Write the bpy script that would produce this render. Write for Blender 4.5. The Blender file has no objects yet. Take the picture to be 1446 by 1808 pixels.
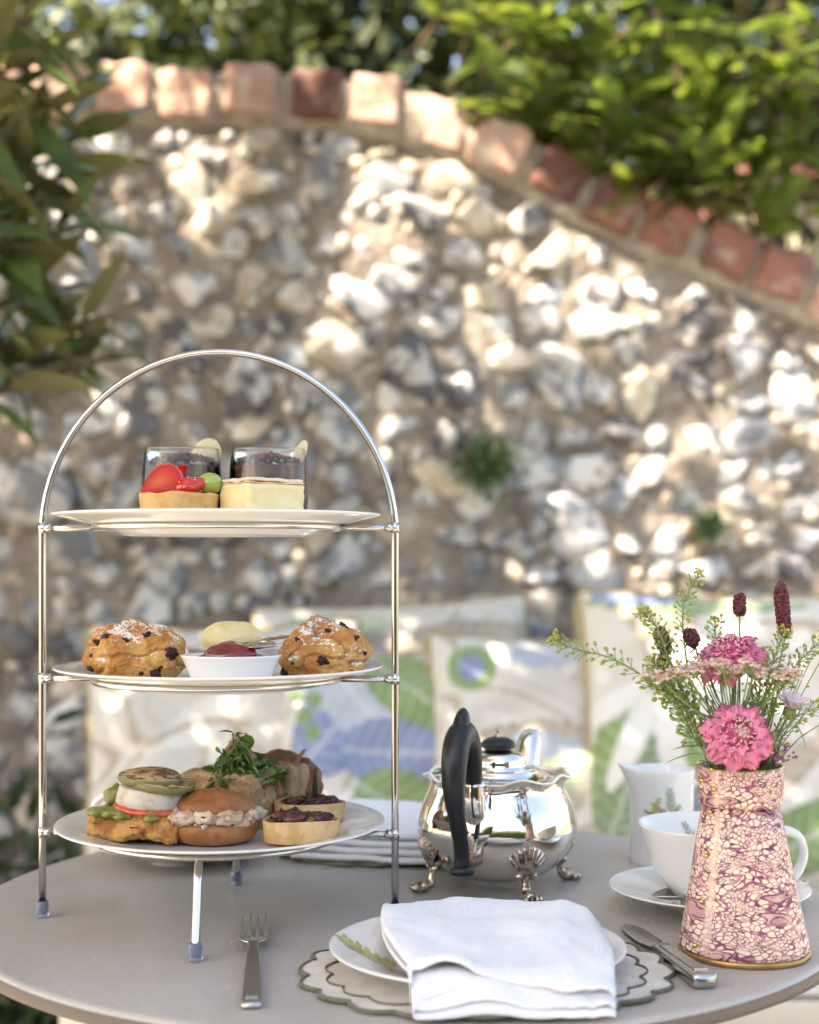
import bpy, bmesh, math, random
import numpy as np
from mathutils import Vector, Matrix, noise

# ------------------------------------------------------------------ camera, sky, sun, exposure
SC = bpy.context.scene
COL = SC.collection
F = 2575.0          # focal length in photograph pixels (about 51 mm on 24x36)
HOR = 990.0         # eye level in the photograph
TZ = 0.74           # table top above the ground
CZ = TZ + 0.2736    # eye height
cam_d = bpy.data.cameras.new('camera')
cam = bpy.data.objects.new('camera', cam_d); COL.objects.link(cam)
cam.location = (0, 0, CZ); cam.rotation_euler = (math.pi/2, 0, 0)
cam_d.sensor_fit = 'VERTICAL'; cam_d.sensor_height = 36; cam_d.sensor_width = 24
cam_d.lens = F/1808*36
cam_d.shift_y = (HOR-904)/1808
cam_d.clip_start = 0.05; cam_d.clip_end = 400
cam_d.dof.use_dof = True; cam_d.dof.focus_distance = 1.06; cam_d.dof.aperture_fstop = 4.3
SC.camera = cam

SUN = Vector((-.55, -.38, .74)).normalized()      # towards the sun
world = bpy.data.worlds.new('World'); SC.world = world; world.use_nodes = True
wn = world.node_tree; wn.nodes.clear()
sky = wn.nodes.new('ShaderNodeTexSky'); sky.sky_type = 'NISHITA'; sky.sun_disc = False
sky.sun_elevation = math.asin(SUN.z); sky.sun_rotation = math.atan2(SUN.x, SUN.y) % (2*math.pi)
sky.air_density = 1.0; sky.dust_density = 1.6; sky.ozone_density = 1.0
bg = wn.nodes.new('ShaderNodeBackground'); bg.inputs['Strength'].default_value = 0.13
wo = wn.nodes.new('ShaderNodeOutputWorld')
wn.links.new(sky.outputs[0], bg.inputs[0]); wn.links.new(bg.outputs[0], wo.inputs[0])
sl = bpy.data.lights.new('sun', 'SUN'); sl.energy = 5; sl.angle = math.radians(.55); sl.color = (1, .96, .90)
so = bpy.data.objects.new('sun', sl); COL.objects.link(so)
so.rotation_euler = SUN.to_track_quat('Z', 'Y').to_euler(); so.location = SUN*8
SC.view_settings.view_transform = 'Standard'; SC.view_settings.look = 'None'
SC.view_settings.gamma = 1; SC.view_settings.use_curve_mapping = False
SC.view_settings.exposure = 2.25
SC.view_settings.use_white_balance = True
SC.view_settings.white_balance_temperature = 7900
SC.view_settings.white_balance_tint = 12
SC.cycles.use_denoising = True
SC.cycles.max_bounces = 20; SC.cycles.transmission_bounces = 18; SC.cycles.transparent_max_bounces = 24
SC.cycles.caustics_reflective = False; SC.cycles.caustics_refractive = True
SC.cycles.sample_clamp_indirect = 6

# ------------------------------------------------------------------ helpers
def W(px, py, d):
    return Vector(((px-723)/F*d, d, CZ-(py-HOR)/F*d))
def TP(px, py, z=0.0):
    d = (CZ-TZ-z)*F/(py-HOR)
    return Vector(((px-723)/F*d, d, TZ+z))

def nz(v, f, o=3, seed=0.0):
    return noise.fractal(Vector(v)*f+Vector((seed*7.13, seed*3.7, seed*5.9)), 1.0, 2.0, o)

def cr(pts, n=8, closed=False):
    pts = [Vector(p) for p in pts]; out = []
    m = len(pts)
    rng = range(m) if closed else range(m-1)
    for i in rng:
        if closed:
            p0, p1, p2, p3 = pts[(i-1) % m], pts[i], pts[(i+1) % m], pts[(i+2) % m]
        else:
            p0 = pts[i-1] if i else pts[0]*2-pts[1]
            p1, p2 = pts[i], pts[i+1]
            p3 = pts[i+2] if i+2 < m else pts[-1]*2-pts[-2]
        for k in range(n):
            t = k/n
            out.append(.5*((2*p1)+(p2-p0)*t+(2*p0-5*p1+4*p2-p3)*t*t+(3*p1-p0-3*p2+p3)*t**3))
    if not closed: out.append(pts[-1])
    return out

_ico = {}
def ico(sub):
    if sub not in _ico:
        bm = bmesh.new(); bmesh.ops.create_icosphere(bm, subdivisions=sub, radius=1)
        bm.verts.ensure_lookup_table()
        _ico[sub] = ([v.co.copy() for v in bm.verts], [tuple(v.index for v in f.verts) for f in bm.faces]); bm.free()
    return _ico[sub]

_gbox = {}
def gbox(cuts):
    if cuts not in _gbox:
        bm = bmesh.new(); bmesh.ops.create_cube(bm, size=2)
        bmesh.ops.subdivide_edges(bm, edges=bm.edges[:], cuts=cuts, use_grid_fill=True)
        bm.verts.ensure_lookup_table()
        _gbox[cuts] = ([v.co.copy() for v in bm.verts], [tuple(v.index for v in f.verts) for f in bm.faces]); bm.free()
    return _gbox[cuts]

class MB:
    def __init__(s): s.v = []; s.f = []
    def add(s, vs, fs):
        b = len(s.v); s.v += [tuple(v) for v in vs]; s.f += [tuple(i+b for i in f) for f in fs]; return s
    def lathe(s, prof, n=48, fn=None, M=None):
        vs = []; fs = []; m = len(prof)
        for i in range(n):
            a = 2*math.pi*i/n
            for r, z in prof:
                p = fn(r, z, a) if fn else (r*math.cos(a), r*math.sin(a), z)
                p = Vector(p); vs.append(M @ p if M else p)
        for i in range(n):
            j = (i+1) % n
            for k in range(m-1):
                fs.append((i*m+k, j*m+k, j*m+k+1, i*m+k+1))
        return s.add(vs, fs)
    def tube(s, pts, r, n=10, cap=True, closed=False, flat=1.0, up=None):
        pts = [Vector(p) for p in pts]; m = len(pts)
        rs = r if isinstance(r, (list, tuple)) else [r]*m
        vs = []; fs = []; prev = None
        for i, p in enumerate(pts):
            if closed: t = pts[(i+1) % m]-pts[i-1]
            else: t = pts[min(i+1, m-1)]-pts[max(i-1, 0)]
            if t.length < 1e-9: t = Vector((0, 0, 1))
            t.normalize()
            if up is not None: a = t.cross(Vector(up))
            elif prev is None: a = t.cross(Vector((0, 0, 1)) if abs(t.z) < .9 else Vector((1, 0, 0)))
            else: a = prev-t*prev.dot(t)
            if a.length < 1e-6: a = t.orthogonal()
            a.normalize(); prev = a; b = a.cross(t)
            for k in range(n):
                an = 2*math.pi*k/n
                vs.append(p+(a*math.cos(an)+b*math.sin(an)*flat)*rs[i])
        for i in range(m if closed else m-1):
            j = (i+1) % m
            for k in range(n):
                l = (k+1) % n
                fs.append((i*n+k, i*n+l, j*n+l, j*n+k))
        if cap and not closed:
            fs.append(tuple(range(n-1, -1, -1))); fs.append(tuple((m-1)*n+k for k in range(n)))
        return s.add(vs, fs)
    def blob(s, sub, fn, M=None):
        V, Fc = ico(sub)
        vs = [Vector(fn(v)) for v in V]
        if M: vs = [M @ v for v in vs]
        return s.add(vs, Fc)
    def ell(s, c, r, sub=2, amp=0, f=30, seed=0, M=None):
        c = Vector(c); r = Vector(r) if hasattr(r, '__len__') else Vector((r, r, r))
        def fn(v):
            q = Vector((v.x*r.x, v.y*r.y, v.z*r.z))
            if amp: q += v*(amp*nz(q+c, f, 3, seed))
            return q
        V, Fc = ico(sub); vs = [fn(v) for v in V]
        if M: vs = [M @ v for v in vs]
        return s.add([v+c for v in vs], Fc)
    def rbox(s, size, cuts=6, rad=.004, amp=0, f=40, seed=0, M=None, fn=None):
        V, Fc = gbox(cuts); h = Vector(size)/2; vs = []
        for v in V:
            p = Vector((v.x*h.x, v.y*h.y, v.z*h.z))
            q = Vector([max(-(h[i]-rad), min(h[i]-rad, p[i])) for i in range(3)])
            n = p-q
            if n.length > 1e-9: n.normalize(); p = q+n*rad
            else: n = Vector((0, 0, 0))
            if amp: p = p+n*amp*nz(p, f, 3, seed)
            if fn: p = Vector(fn(p))
            vs.append(M @ p if M else p)
        return s.add(vs, Fc)
    def box(s, lo, hi, M=None):
        x0, y0, z0 = lo; x1, y1, z1 = hi
        vs = [Vector(p) for p in ((x0,y0,z0),(x1,y0,z0),(x1,y1,z0),(x0,y1,z0),(x0,y0,z1),(x1,y0,z1),(x1,y1,z1),(x0,y1,z1))]
        if M: vs = [M @ v for v in vs]
        return s.add(vs, [(0,3,2,1),(4,5,6,7),(0,1,5,4),(1,2,6,5),(2,3,7,6),(3,0,4,7)])
    def grid(s, nu, nv, fn):
        vs = [Vector(fn(i/(nu-1), j/(nv-1))) for i in range(nu) for j in range(nv)]
        fs = [(i*nv+j, (i+1)*nv+j, (i+1)*nv+j+1, i*nv+j+1) for i in range(nu-1) for j in range(nv-1)]
        return s.add(vs, fs)
    def mesh(s, name, smooth=True):
        me = bpy.data.meshes.new(name); me.from_pydata(s.v, [], s.f)
        bm = bmesh.new(); bm.from_mesh(me); bmesh.ops.recalc_face_normals(bm, faces=bm.faces[:]); bm.to_mesh(me); bm.free()
        if smooth: me.polygons.foreach_set('use_smooth', [True]*len(me.polygons))
        me.update(); return me
    def build(s, name, m, parent=None, loc=(0,0,0), rot=(0,0,0), smooth=True, bevel=0, sub=0, solid=0, off=-1):
        return link(name, s.mesh(name, smooth), m, parent, loc, rot, bevel, sub, solid, off)

def link(name, me, m=None, parent=None, loc=(0,0,0), rot=(0,0,0), bevel=0, sub=0, solid=0, off=-1):
    o = bpy.data.objects.new(name, me); COL.objects.link(o)
    if m is not None and not me.materials: me.materials.append(m)
    o.location = loc; o.rotation_euler = rot
    if parent: o.parent = parent
    if solid:
        md = o.modifiers.new('solidify', 'SOLIDIFY'); md.thickness = solid; md.offset = off
    if bevel:
        md = o.modifiers.new('bevel', 'BEVEL'); md.width = bevel; md.segments = 3; md.limit_method = 'ANGLE'; md.angle_limit = .7
    if sub:
        md = o.modifiers.new('subsurf', 'SUBSURF'); md.levels = sub; md.render_levels = sub
    return o

def tag(o, label, cat, group=None, kind=None):
    o['label'] = label; o['category'] = cat
    if group: o['group'] = group
    if kind: o['kind'] = kind
    return o
def thing(name, label, cat, loc=(0,0,0), rz=0, group=None, rot=None):
    o = bpy.data.objects.new(name, None); COL.objects.link(o); o.empty_display_size = .02
    o.location = loc; o.rotation_euler = rot if rot else (0, 0, rz)
    return tag(o, label, cat, group)
def structure(o): o['kind'] = 'structure'; return o
def stuff(o): o['kind'] = 'stuff'; return o
def copy_tree(root, loc, rz, label):
    r = root.copy(); COL.objects.link(r); r.location = loc; r.rotation_euler = (0, 0, rz); r['label'] = label
    for ch in list(root.children):
        c = ch.copy(); COL.objects.link(c); c.parent = r
        for g in list(ch.children):
            d = g.copy(); COL.objects.link(d); d.parent = c
    return r

def RX(a): return Matrix.Rotation(a, 4, 'X')
def RY(a): return Matrix.Rotation(a, 4, 'Y')
def RZ(a): return Matrix.Rotation(a, 4, 'Z')
def TR(*p): return Matrix.Translation(Vector(p if len(p) == 3 else p[0]))

# ------------------------------------------------------------------ materials
def srgb(r, g, b):
    f = lambda c: (c/255/12.92) if c/255 <= .04045 else ((c/255+.055)/1.055)**2.4
    return (f(r), f(g), f(b))
def mat(name, col, rough=.5, metal=0, col2=None, ns=20, lo=.4, hi=.6, det=4, col3=None, ns3=60, lo3=.55, hi3=.65,
        bump=0, bs=60, bd=.002, trans=0, ior=1.45, sss=0, ssr=.004, coat=0, rand=0, vcol=False, rvar=0, spec=.5, transl=0, tv=2.2, stretch=None, sheen=0):
    m = bpy.data.materials.new(name); m.use_nodes = True
    nt = m.node_tree; N = nt.nodes; L = nt.links
    b = N['Principled BSDF']; out = N['Material Output']
    b.inputs['Roughness'].default_value = rough; b.inputs['Metallic'].default_value = metal
    b.inputs['IOR'].default_value = ior; b.inputs['Transmission Weight'].default_value = trans
    b.inputs['Coat Weight'].default_value = coat; b.inputs['Coat Roughness'].default_value = .05
    b.inputs['Specular IOR Level'].default_value = spec
    b.inputs['Sheen Weight'].default_value = sheen
    if sss:
        b.inputs['Subsurface Weight'].default_value = sss; b.inputs['Subsurface Radius'].default_value = (1, .6, .35)
        b.inputs['Subsurface Scale'].default_value = ssr
    tc = N.new('ShaderNodeTexCoord'); vec = tc.outputs['Object']
    if stretch:
        mp = N.new('ShaderNodeMapping'); mp.inputs['Scale'].default_value = stretch; L.new(vec, mp.inputs[0]); vec = mp.outputs[0]
    if rand:
        oi = N.new('ShaderNodeObjectInfo'); ad = N.new('ShaderNodeVectorMath'); ad.operation = 'ADD'
        sc = N.new('ShaderNodeVectorMath'); sc.operation = 'SCALE'; sc.inputs[0].default_value = (7, 13, 5)
        L.new(oi.outputs['Random'], sc.inputs['Scale']); L.new(vec, ad.inputs[0]); L.new(sc.outputs[0], ad.inputs[1]); vec = ad.outputs[0]
    cur = None
    if vcol:
        at = N.new('ShaderNodeAttribute'); at.attribute_name = 'Col'; cur = at.outputs['Color']
    else:
        rgb = N.new('ShaderNodeRGB'); rgb.outputs[0].default_value = (*col, 1); cur = rgb.outputs[0]
    def layer(cur, c2, s, l, h, d):
        t = N.new('ShaderNodeTexNoise'); t.inputs['Scale'].default_value = s; t.inputs['Detail'].default_value = d
        t.inputs['Roughness'].default_value = .6
        L.new(vec, t.inputs['Vector'])
        mr = N.new('ShaderNodeMapRange'); mr.inputs[1].default_value = l; mr.inputs[2].default_value = h; mr.interpolation_type = 'SMOOTHSTEP'
        L.new(t.outputs['Fac'], mr.inputs[0])
        mx = N.new('ShaderNodeMix'); mx.data_type = 'RGBA'
        L.new(mr.outputs[0], mx.inputs['Factor']); L.new(cur, mx.inputs['A']); mx.inputs['B'].default_value = (*c2, 1)
        return mx.outputs['Result']
    if col2: cur = layer(cur, col2, ns, lo, hi, det)
    if col3: cur = layer(cur, col3, ns3, lo3, hi3, det)
    if rand:
        hs = N.new('ShaderNodeHueSaturation'); mr = N.new('ShaderNodeMapRange')
        mr.inputs[3].default_value = 1-rand; mr.inputs[4].default_value = 1+rand
        L.new(oi.outputs['Random'], mr.inputs[0]); L.new(mr.outputs[0], hs.inputs['Value']); L.new(cur, hs.inputs['Color']); cur = hs.outputs[0]
    L.new(cur, b.inputs['Base Color'])
    if rvar:
        t = N.new('ShaderNodeTexNoise'); t.inputs['Scale'].default_value = ns*1.7; L.new(vec, t.inputs['Vector'])
        mr = N.new('ShaderNodeMapRange'); mr.inputs[3].default_value = max(0, rough-rvar); mr.inputs[4].default_value = rough+rvar
        mr.inputs[1].default_value = .3; mr.inputs[2].default_value = .7
        L.new(t.outputs['Fac'], mr.inputs[0]); L.new(mr.outputs[0], b.inputs['Roughness'])
    if bump:
        t = N.new('ShaderNodeTexNoise'); t.inputs['Scale'].default_value = bs; t.inputs['Detail'].default_value = 5
        L.new(vec, t.inputs['Vector'])
        bp = N.new('ShaderNodeBump'); bp.inputs['Strength'].default_value = bump; bp.inputs['Distance'].default_value = bd
        L.new(t.outputs['Fac'], bp.inputs['Height']); L.new(bp.outputs[0], b.inputs['Normal'])
    if transl:
        tb = N.new('ShaderNodeBsdfTranslucent'); ms = N.new('ShaderNodeMixShader'); ms.inputs[0].default_value = transl
        hs2 = N.new('ShaderNodeHueSaturation'); hs2.inputs['Saturation'].default_value = 1.1; hs2.inputs['Value'].default_value = tv
        hs2.inputs['Hue'].default_value = .48
        L.new(cur, hs2.inputs['Color']); L.new(hs2.outputs[0], tb.inputs[0])
        L.new(b.outputs[0], ms.inputs[1]); L.new(tb.outputs[0], ms.inputs[2]); L.new(ms.outputs[0], out.inputs[0])
    m['b'] = 1
    return m
def bsdf(m): return m.node_tree.nodes['Principled BSDF']

M = {}
M['china'] = mat('white_china', (.75, .735, .705), .1, coat=.4, sss=.08, ssr=.003)
M['steel'] = mat('polished_steel', (.62, .60, .57), .2, 1, bump=.05, bs=400, bd=.0004)
M['cutlery'] = mat('worn_cutlery_steel', (.50, .48, .46), .24, 1, rvar=.02, ns=80)
M['silver'] = mat('tarnished_silver', (.93, .87, .78), .05, 1, col2=(.84, .72, .58), ns=25, lo=.45, hi=.75, bump=.06, bs=14, bd=.003)
M['silver_dark'] = mat('tarnished_relief_silver', (.62, .53, .44), .22, 1, col2=(.18, .13, .10), ns=160, lo=.45, hi=.62, bump=.4, bs=260, bd=.0006)
M['ebony'] = mat('black_ebonised_wood', (.012, .011, .012), .38, bump=.1, bs=90, bd=.0006, spec=.5)
M['rubber'] = mat('clear_vinyl', (.55, .57, .78), .12, trans=.75, ior=1.4)
M['table'] = mat('taupe_laminate', (.43, .39, .35), .38, col2=(.375, .335, .30), ns=5, lo=.3, hi=.7, col3=(.49, .45, .41), ns3=330, lo3=.52, hi3=.72, bump=.2, bs=520, bd=.0005, det=6, rvar=.12)
M['table_edge'] = mat('taupe_laminate_edge', (.12, .095, .08), .5)
gm = bpy.data.materials.new('thin_clear_glass'); gm.use_nodes = True; gn = gm.node_tree; gn.nodes.clear()
g_o = gn.nodes.new('ShaderNodeOutputMaterial'); g_m = gn.nodes.new('ShaderNodeMixShader'); g_t = gn.nodes.new('ShaderNodeBsdfTransparent'); g_g = gn.nodes.new('ShaderNodeBsdfGlossy'); g_f = gn.nodes.new('ShaderNodeFresnel')
g_t.inputs[0].default_value = (.965, .97, .965, 1); g_g.inputs['Roughness'].default_value = .02; g_f.inputs[0].default_value = 1.5
gn.links.new(g_f.outputs[0], g_m.inputs[0]); gn.links.new(g_t.outputs[0], g_m.inputs[1]); gn.links.new(g_g.outputs[0], g_m.inputs[2]); gn.links.new(g_m.outputs[0], g_o.inputs[0])
M['glass'] = gm
M['glass_rim'] = mat('clear_glass_rim', (1, 1, 1), 0.0, trans=1, ior=1.45)
M['napkin'] = mat('white_linen', (.74, .74, .755), .9, col2=(.70, .70, .72), ns=240, bump=.6, bs=700, bd=.0005, sheen=.15)
M['mat_linen'] = mat('oatmeal_linen', (.66, .61, .55), .9, col2=(.60, .54, .47), ns=60, bump=.4, bs=800, bd=.0003)
M['trim'] = mat('olive_embroidery', (.10, .10, .065), .8, col2=(.15, .15, .10), ns=500, bump=.5, bs=700, bd=.0005)
M['gold'] = mat('gold_lustre', (.78, .48, .16), .16, 1)
M['gold_band'] = mat('worn_gold_band', (.50, .30, .10), .38, .7, col2=(.40, .24, .09), ns=80)
# ------------------------------------------------------------------ ground
def leaf_cloud(name, P, D, Nn, L, Wd, m, cols, parent=None):
    n = len(P)
    T = np.array([(0,0,0),(.3,.46,.05),(.3,-.46,.05),(.66,.38,.03),(.66,-.38,.03),(1,0,-.1),(.3,0,0),(.66,0,-.02)])
    FQ = [(0,6,1),(0,2,6),(6,7,3),(6,3,1),(6,2,4),(6,4,7),(7,5,3),(7,4,5)]
    D = D/np.linalg.norm(D, axis=1, keepdims=True)
    S = np.cross(Nn, D); S /= np.linalg.norm(S, axis=1, keepdims=True)+1e-9
    U = np.cross(D, S)
    V = P[:,None,:]+D[:,None,:]*(T[None,:,0:1]*L[:,None,None])+S[:,None,:]*(T[None,:,1:2]*Wd[:,None,None])+U[:,None,:]*(T[None,:,2:3]*L[:,None,None])
    V = V.reshape(-1, 3)
    Fa = (np.array(FQ)[None,:,:]+(np.arange(n)*8)[:,None,None]).reshape(-1)
    me = bpy.data.meshes.new(name)
    me.vertices.add(len(V)); me.vertices.foreach_set('co', V.ravel().astype(np.float32))
    nf = n*8
    me.loops.add(nf*3); me.loops.foreach_set('vertex_index', Fa.astype(np.int32))
    me.polygons.add(nf); me.polygons.foreach_set('loop_start', (np.arange(nf)*3).astype(np.int32))
    me.polygons.foreach_set('loop_total', np.full(nf, 3, np.int32))
    me.polygons.foreach_set('use_smooth', np.ones(nf, bool))
    ca = me.color_attributes.new('Col', 'FLOAT_COLOR', 'POINT')
    C4 = np.ones((n*8, 4), np.float32); C4[:, :3] = np.repeat(cols, 8, axis=0); ca.data.foreach_set('color', C4.ravel())
    me.update(); me.validate()
    return link(name, me, m, parent)
def rnd_dirs(rs, n):
    v = rs.normal(size=(n, 3)); return v/np.linalg.norm(v, axis=1, keepdims=True)
def mixcol(rs, n, a, b, j=.25):
    t = rs.random((n, 1)); c = np.array(a)*(1-t)+np.array(b)*t
    return c*(1+j*(rs.random((n, 1))-.5)*2)

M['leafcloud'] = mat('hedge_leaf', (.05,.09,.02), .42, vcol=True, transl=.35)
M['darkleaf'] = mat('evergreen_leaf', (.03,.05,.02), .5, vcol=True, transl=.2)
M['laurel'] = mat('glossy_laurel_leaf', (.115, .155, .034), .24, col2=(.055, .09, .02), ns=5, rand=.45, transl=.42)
M['bark'] = mat('grey_brown_bark', (.12, .085, .06), .9, col2=(.06, .045, .035), ns=30, bump=.6, bs=60, bd=.006)
M['twig'] = mat('reddish_twig', (.16, .085, .05), .7, col2=(.1,.07,.04), ns=40)
M['soil'] = mat('paving_earth', (.20, .17, .14), .9, col2=(.12, .10, .08), ns=2.5, col3=(.28,.25,.21), ns3=40, bump=.5, bs=30, bd=.01)

g = MB(); g.grid(61, 61, lambda u, v: (-60+120*u, -60+120*v, 0))
structure(g.build('ground', M['soil']))
M['slab'] = mat('stone_paving', (.44, .41, .36), .85, col2=(.34, .31, .27), ns=9, rand=.18, bump=.4, bs=50, bd=.003)
pav = thing('paving', 'pale stone slab paving below the table and bench', 'paving', (0, 0, 0)); del pav['category'], pav['label']; structure(pav)
slab = MB().rbox((.59, .44, .05), 1, .006).mesh('slab'); slab.materials.append(M['slab'])
for i in range(-5, 6):
    for j in range(-3, 7):
        o = link('slab', slab, None, pav, (i*.6+(j % 2)*.3, j*.45+.1, .012+.002*((i*7+j*3) % 3)))

# ------------------------------------------------------------------ flint wall with brick coping
WY = 2.95
kx = WY/F
def wx(px): return (px-723)*kx
def wz(py): return CZ+(HOR-py)*kx
LOW = [(-1600,216),(-600,214),(0,214),(170,214),(450,214),(570,222),(690,240),(800,277),(890,318),(1000,376),(1100,428),(1250,488),(1350,530),(1446,572),(1700,690),(2300,930)]
LOWW = [(wx(a), wz(b)) for a, b in LOW]
def low_z(x):
    for (x0, z0), (x1, z1) in zip(LOWW, LOWW[1:]):
        if x0 <= x <= x1: return z0+(z1-z0)*(x-x0)/(x1-x0)
    return LOWW[0][1] if x < LOWW[0][0] else LOWW[-1][1]
M['mortar'] = mat('sandy_lime_mortar', (.27, .226, .188), .95, col2=(.165, .137, .112), ns=7, col3=(.40, .36, .31), ns3=34, lo3=.52, hi3=.7, bump=.9, bs=45, bd=.012)
M['flint'] = mat('flint', (.58, .565, .55), .42, col2=(.20, .21, .235), ns=2.6, lo=.44, hi=.58, col3=(.30, .22, .15), ns3=3.6, lo3=.60, hi3=.68, rand=.35, bump=.5, bs=40, bd=.006, det=3)
M['flint_dark'] = mat('dark_knapped_flint', (.10, .095, .105), .35, col2=(.50, .48, .46), ns=2.6, lo=.50, hi=.58, rand=.3, bump=.4, bs=40, bd=.006)
M['flint_tan'] = mat('ochre_flint', (.46, .37, .27), .55, col2=(.62, .58, .52), ns=2.5, rand=.25, bump=.4, bs=40, bd=.006)
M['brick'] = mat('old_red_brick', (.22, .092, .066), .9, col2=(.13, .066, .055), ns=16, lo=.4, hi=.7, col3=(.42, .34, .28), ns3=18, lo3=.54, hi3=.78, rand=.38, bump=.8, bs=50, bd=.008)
M['brick_sunlit'] = mat('sunlit_old_brick', (.46, .29, .225), .9, col2=(.36, .19, .14), ns=14, lo=.45, hi=.7, col3=(.56, .48, .41), ns3=18, lo3=.48, hi3=.74, rand=.2, bump=.8, bs=50, bd=.008)  # lime-blotched brick, made paler to paint sun glare into the left coping
M['coping_mortar'] = mat('grey_lime_mortar', (.36, .31, .25), .95, col2=(.26, .22, .17), ns=20, bump=.8, bs=60, bd=.008)

wall = thing('flint_wall', 'old flint and mortar garden wall with curved brick coping sloping down to the right', 'wall', (0, WY, 0))
w = MB()
NX, NZ = 220, 110
X0, X1 = wx(-1500), wx(2200)
def wf(u, v):
    x = X0+(X1-X0)*u; z = low_z(x)*v
    return (x, .012*nz((x, 0, z), 4, 4, 3)+.007*nz((x, 0, z), 16, 3, 5)+.002*nz((x, 0, z), 50, 2, 5)+.004, z)
w.grid(NX, NZ, wf)
w.grid(NX, 2, lambda u, v: (X0+(X1-X0)*u, .02+.28*v, low_z(X0+(X1-X0)*u)-.001))
w.grid(NX, 2, lambda u, v: (X0+(X1-X0)*u, .30, low_z(X0+(X1-X0)*u)*v))
w.build('mortar_face', M['mortar'], wall)

R = random.Random(11)
fl_me = []
for k in range(18):
    rr = random.Random(k+40)
    planes = [(Vector((rr.uniform(-1, 1), rr.uniform(-1.2, .2), rr.uniform(-1, 1))).normalized(), rr.uniform(.30, .72)) for _ in range(13)]
    def ff(v, k=k, planes=planes):
        q = v*(1.15+.60*nz(v, 1.4, 3, k+1)+.30*nz(v, 3.4, 2, k+9))
        for n, d in planes:
            e = q.dot(n)-d
            if e > 0: q = q-n*e
        return q*.5
    me = MB().blob(2, ff).mesh('flint')
    fl_me.append(me)
def put_flint(x, z, sw, sh, rr):
    o = bpy.data.objects.new('flint', fl_me[rr.randrange(18)])
    return o
fl_var = {}
def flint_obj(rr):
    k = rr.randrange(18); c = rr.choices(['flint', 'flint_dark', 'flint_tan'], [.66, .20, .14])[0]
    if (k, c) not in fl_var:
        me = fl_me[k].copy(); me.materials.append(M[c]); me.name = 'flint'; fl_var[(k, c)] = me
    return fl_var[(k, c)]
cand = []
z = .12; row = 0
while z < 2.0:
    x = wx(-1400)+R.uniform(0, .08)
    while x < wx(2150):
        s = R.choice([.055, .065, .075, .085, .09, .10, .115])
        px = 723+x/kx; py = HOR-(z-CZ)/kx
        if z+s*.33 < low_z(x)-.015:
            vis = (-80 < px < 1530) and (py < 1080 or (px < 150 and py < 1500))
            cand.append((x+s*.5+R.uniform(-.01, .01), z+R.uniform(-.018, .018), s, vis, abs(px-723)+max(0, py-900)))
        x += s*1.10+R.choice([-.004, .0, .004, .010, .022])
    z += .072; row += 1
vis = [c for c in cand if c[3]]; vis.sort(key=lambda c: c[4])
single = set(id(c) for c in vis[:298])
rest = MB(); rest2 = MB()
for c in cand:
    x, z, s, v, _ = c
    ang = R.gauss(.3, .55); sc = (s*R.uniform(1.5, 1.95), s*R.uniform(.60, .90), s*R.uniform(1.15, 1.55))
    if id(c) in single:
        o = link('flint', flint_obj(R), None, wall, (x, R.uniform(-.008, .012), z), (R.uniform(-.3, .3), ang, R.uniform(-.3, .3)))
        o.scale = sc
    else:
        Mx = TR(x, .0, z) @ RY(ang) @ Matrix.Diagonal((*sc, 1))
        V, Fc = ico(2); fm_ = fl_me[R.randrange(18)]
        (rest if R.random() < .75 else rest2).add([Mx @ v_.co for v_ in fm_.vertices], Fc)
M['flint_far'] = mat('flint_weathered', (.56, .545, .53), .45, col2=(.20, .21, .235), ns=24, lo=.44, hi=.58, col3=(.30, .22, .15), ns3=30, lo3=.60, hi3=.68, bump=.5, bs=60, bd=.006)
M['flint_far2'] = mat('flint_weathered_dark', (.12, .115, .12), .4, col2=(.46, .43, .40), ns=26, lo=.48, hi=.58, bump=.5, bs=60, bd=.006)
stuff(rest.build('flint_work', M['flint_far'], wall)); stuff(rest2.build('flint_work', M['flint_far2'], wall))
# small galleting chips
chip = MB()
for k in range(900):
    x = R.uniform(wx(-200), wx(1650)); zz = R.uniform(.4, 1.95)
    if zz > low_z(x)-.02: continue
    s = R.uniform(.008, .02)
    V, Fc = ico(1); Mx = TR(x, .004, zz) @ RY(R.uniform(0, 6)) @ Matrix.Diagonal((s*1.3, s*.8, s, 1))
    chip.add([Mx @ (v*(1+.3*nz(v, 1.5, 2, k))) for v in V], Fc)
stuff(chip.build('flint_chips', M['flint_tan'], wall))

# coping bricks laid along the curve
bm_ = []
for k in range(4):
    me = MB().rbox((.106, .34, .104), 7, .010, .010, 22, k).mesh('brick'); m2 = me.copy(); m2.name = 'brick'; me.materials.append(M['brick']); m2.materials.append(M['brick_sunlit']); bm_.append(me); bm_.append(m2)
cop = MB(); path = []
x = LOWW[0][0]
dens = []
while x < LOWW[-1][0]:
    dens.append(Vector((x, 0, low_z(x)))); x += .01
acc = 0; nxt = .05
copt = []
for a, b_ in zip(dens, dens[1:]):
    acc += (b_-a).length
    if acc >= nxt:
        t = (b_-a).normalized(); n = Vector((-t.z, 0, t.x))
        ang = -math.atan2(t.z, t.x)
        p = a+n*.056
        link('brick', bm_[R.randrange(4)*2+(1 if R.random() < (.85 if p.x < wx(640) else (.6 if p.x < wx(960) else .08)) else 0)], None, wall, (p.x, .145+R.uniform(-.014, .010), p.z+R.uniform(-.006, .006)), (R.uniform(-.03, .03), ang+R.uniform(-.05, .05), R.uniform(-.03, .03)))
        nxt = acc+.106+R.uniform(.010, .022)
sm = [dens[i] for i in range(0, len(dens), 3)]
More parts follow.
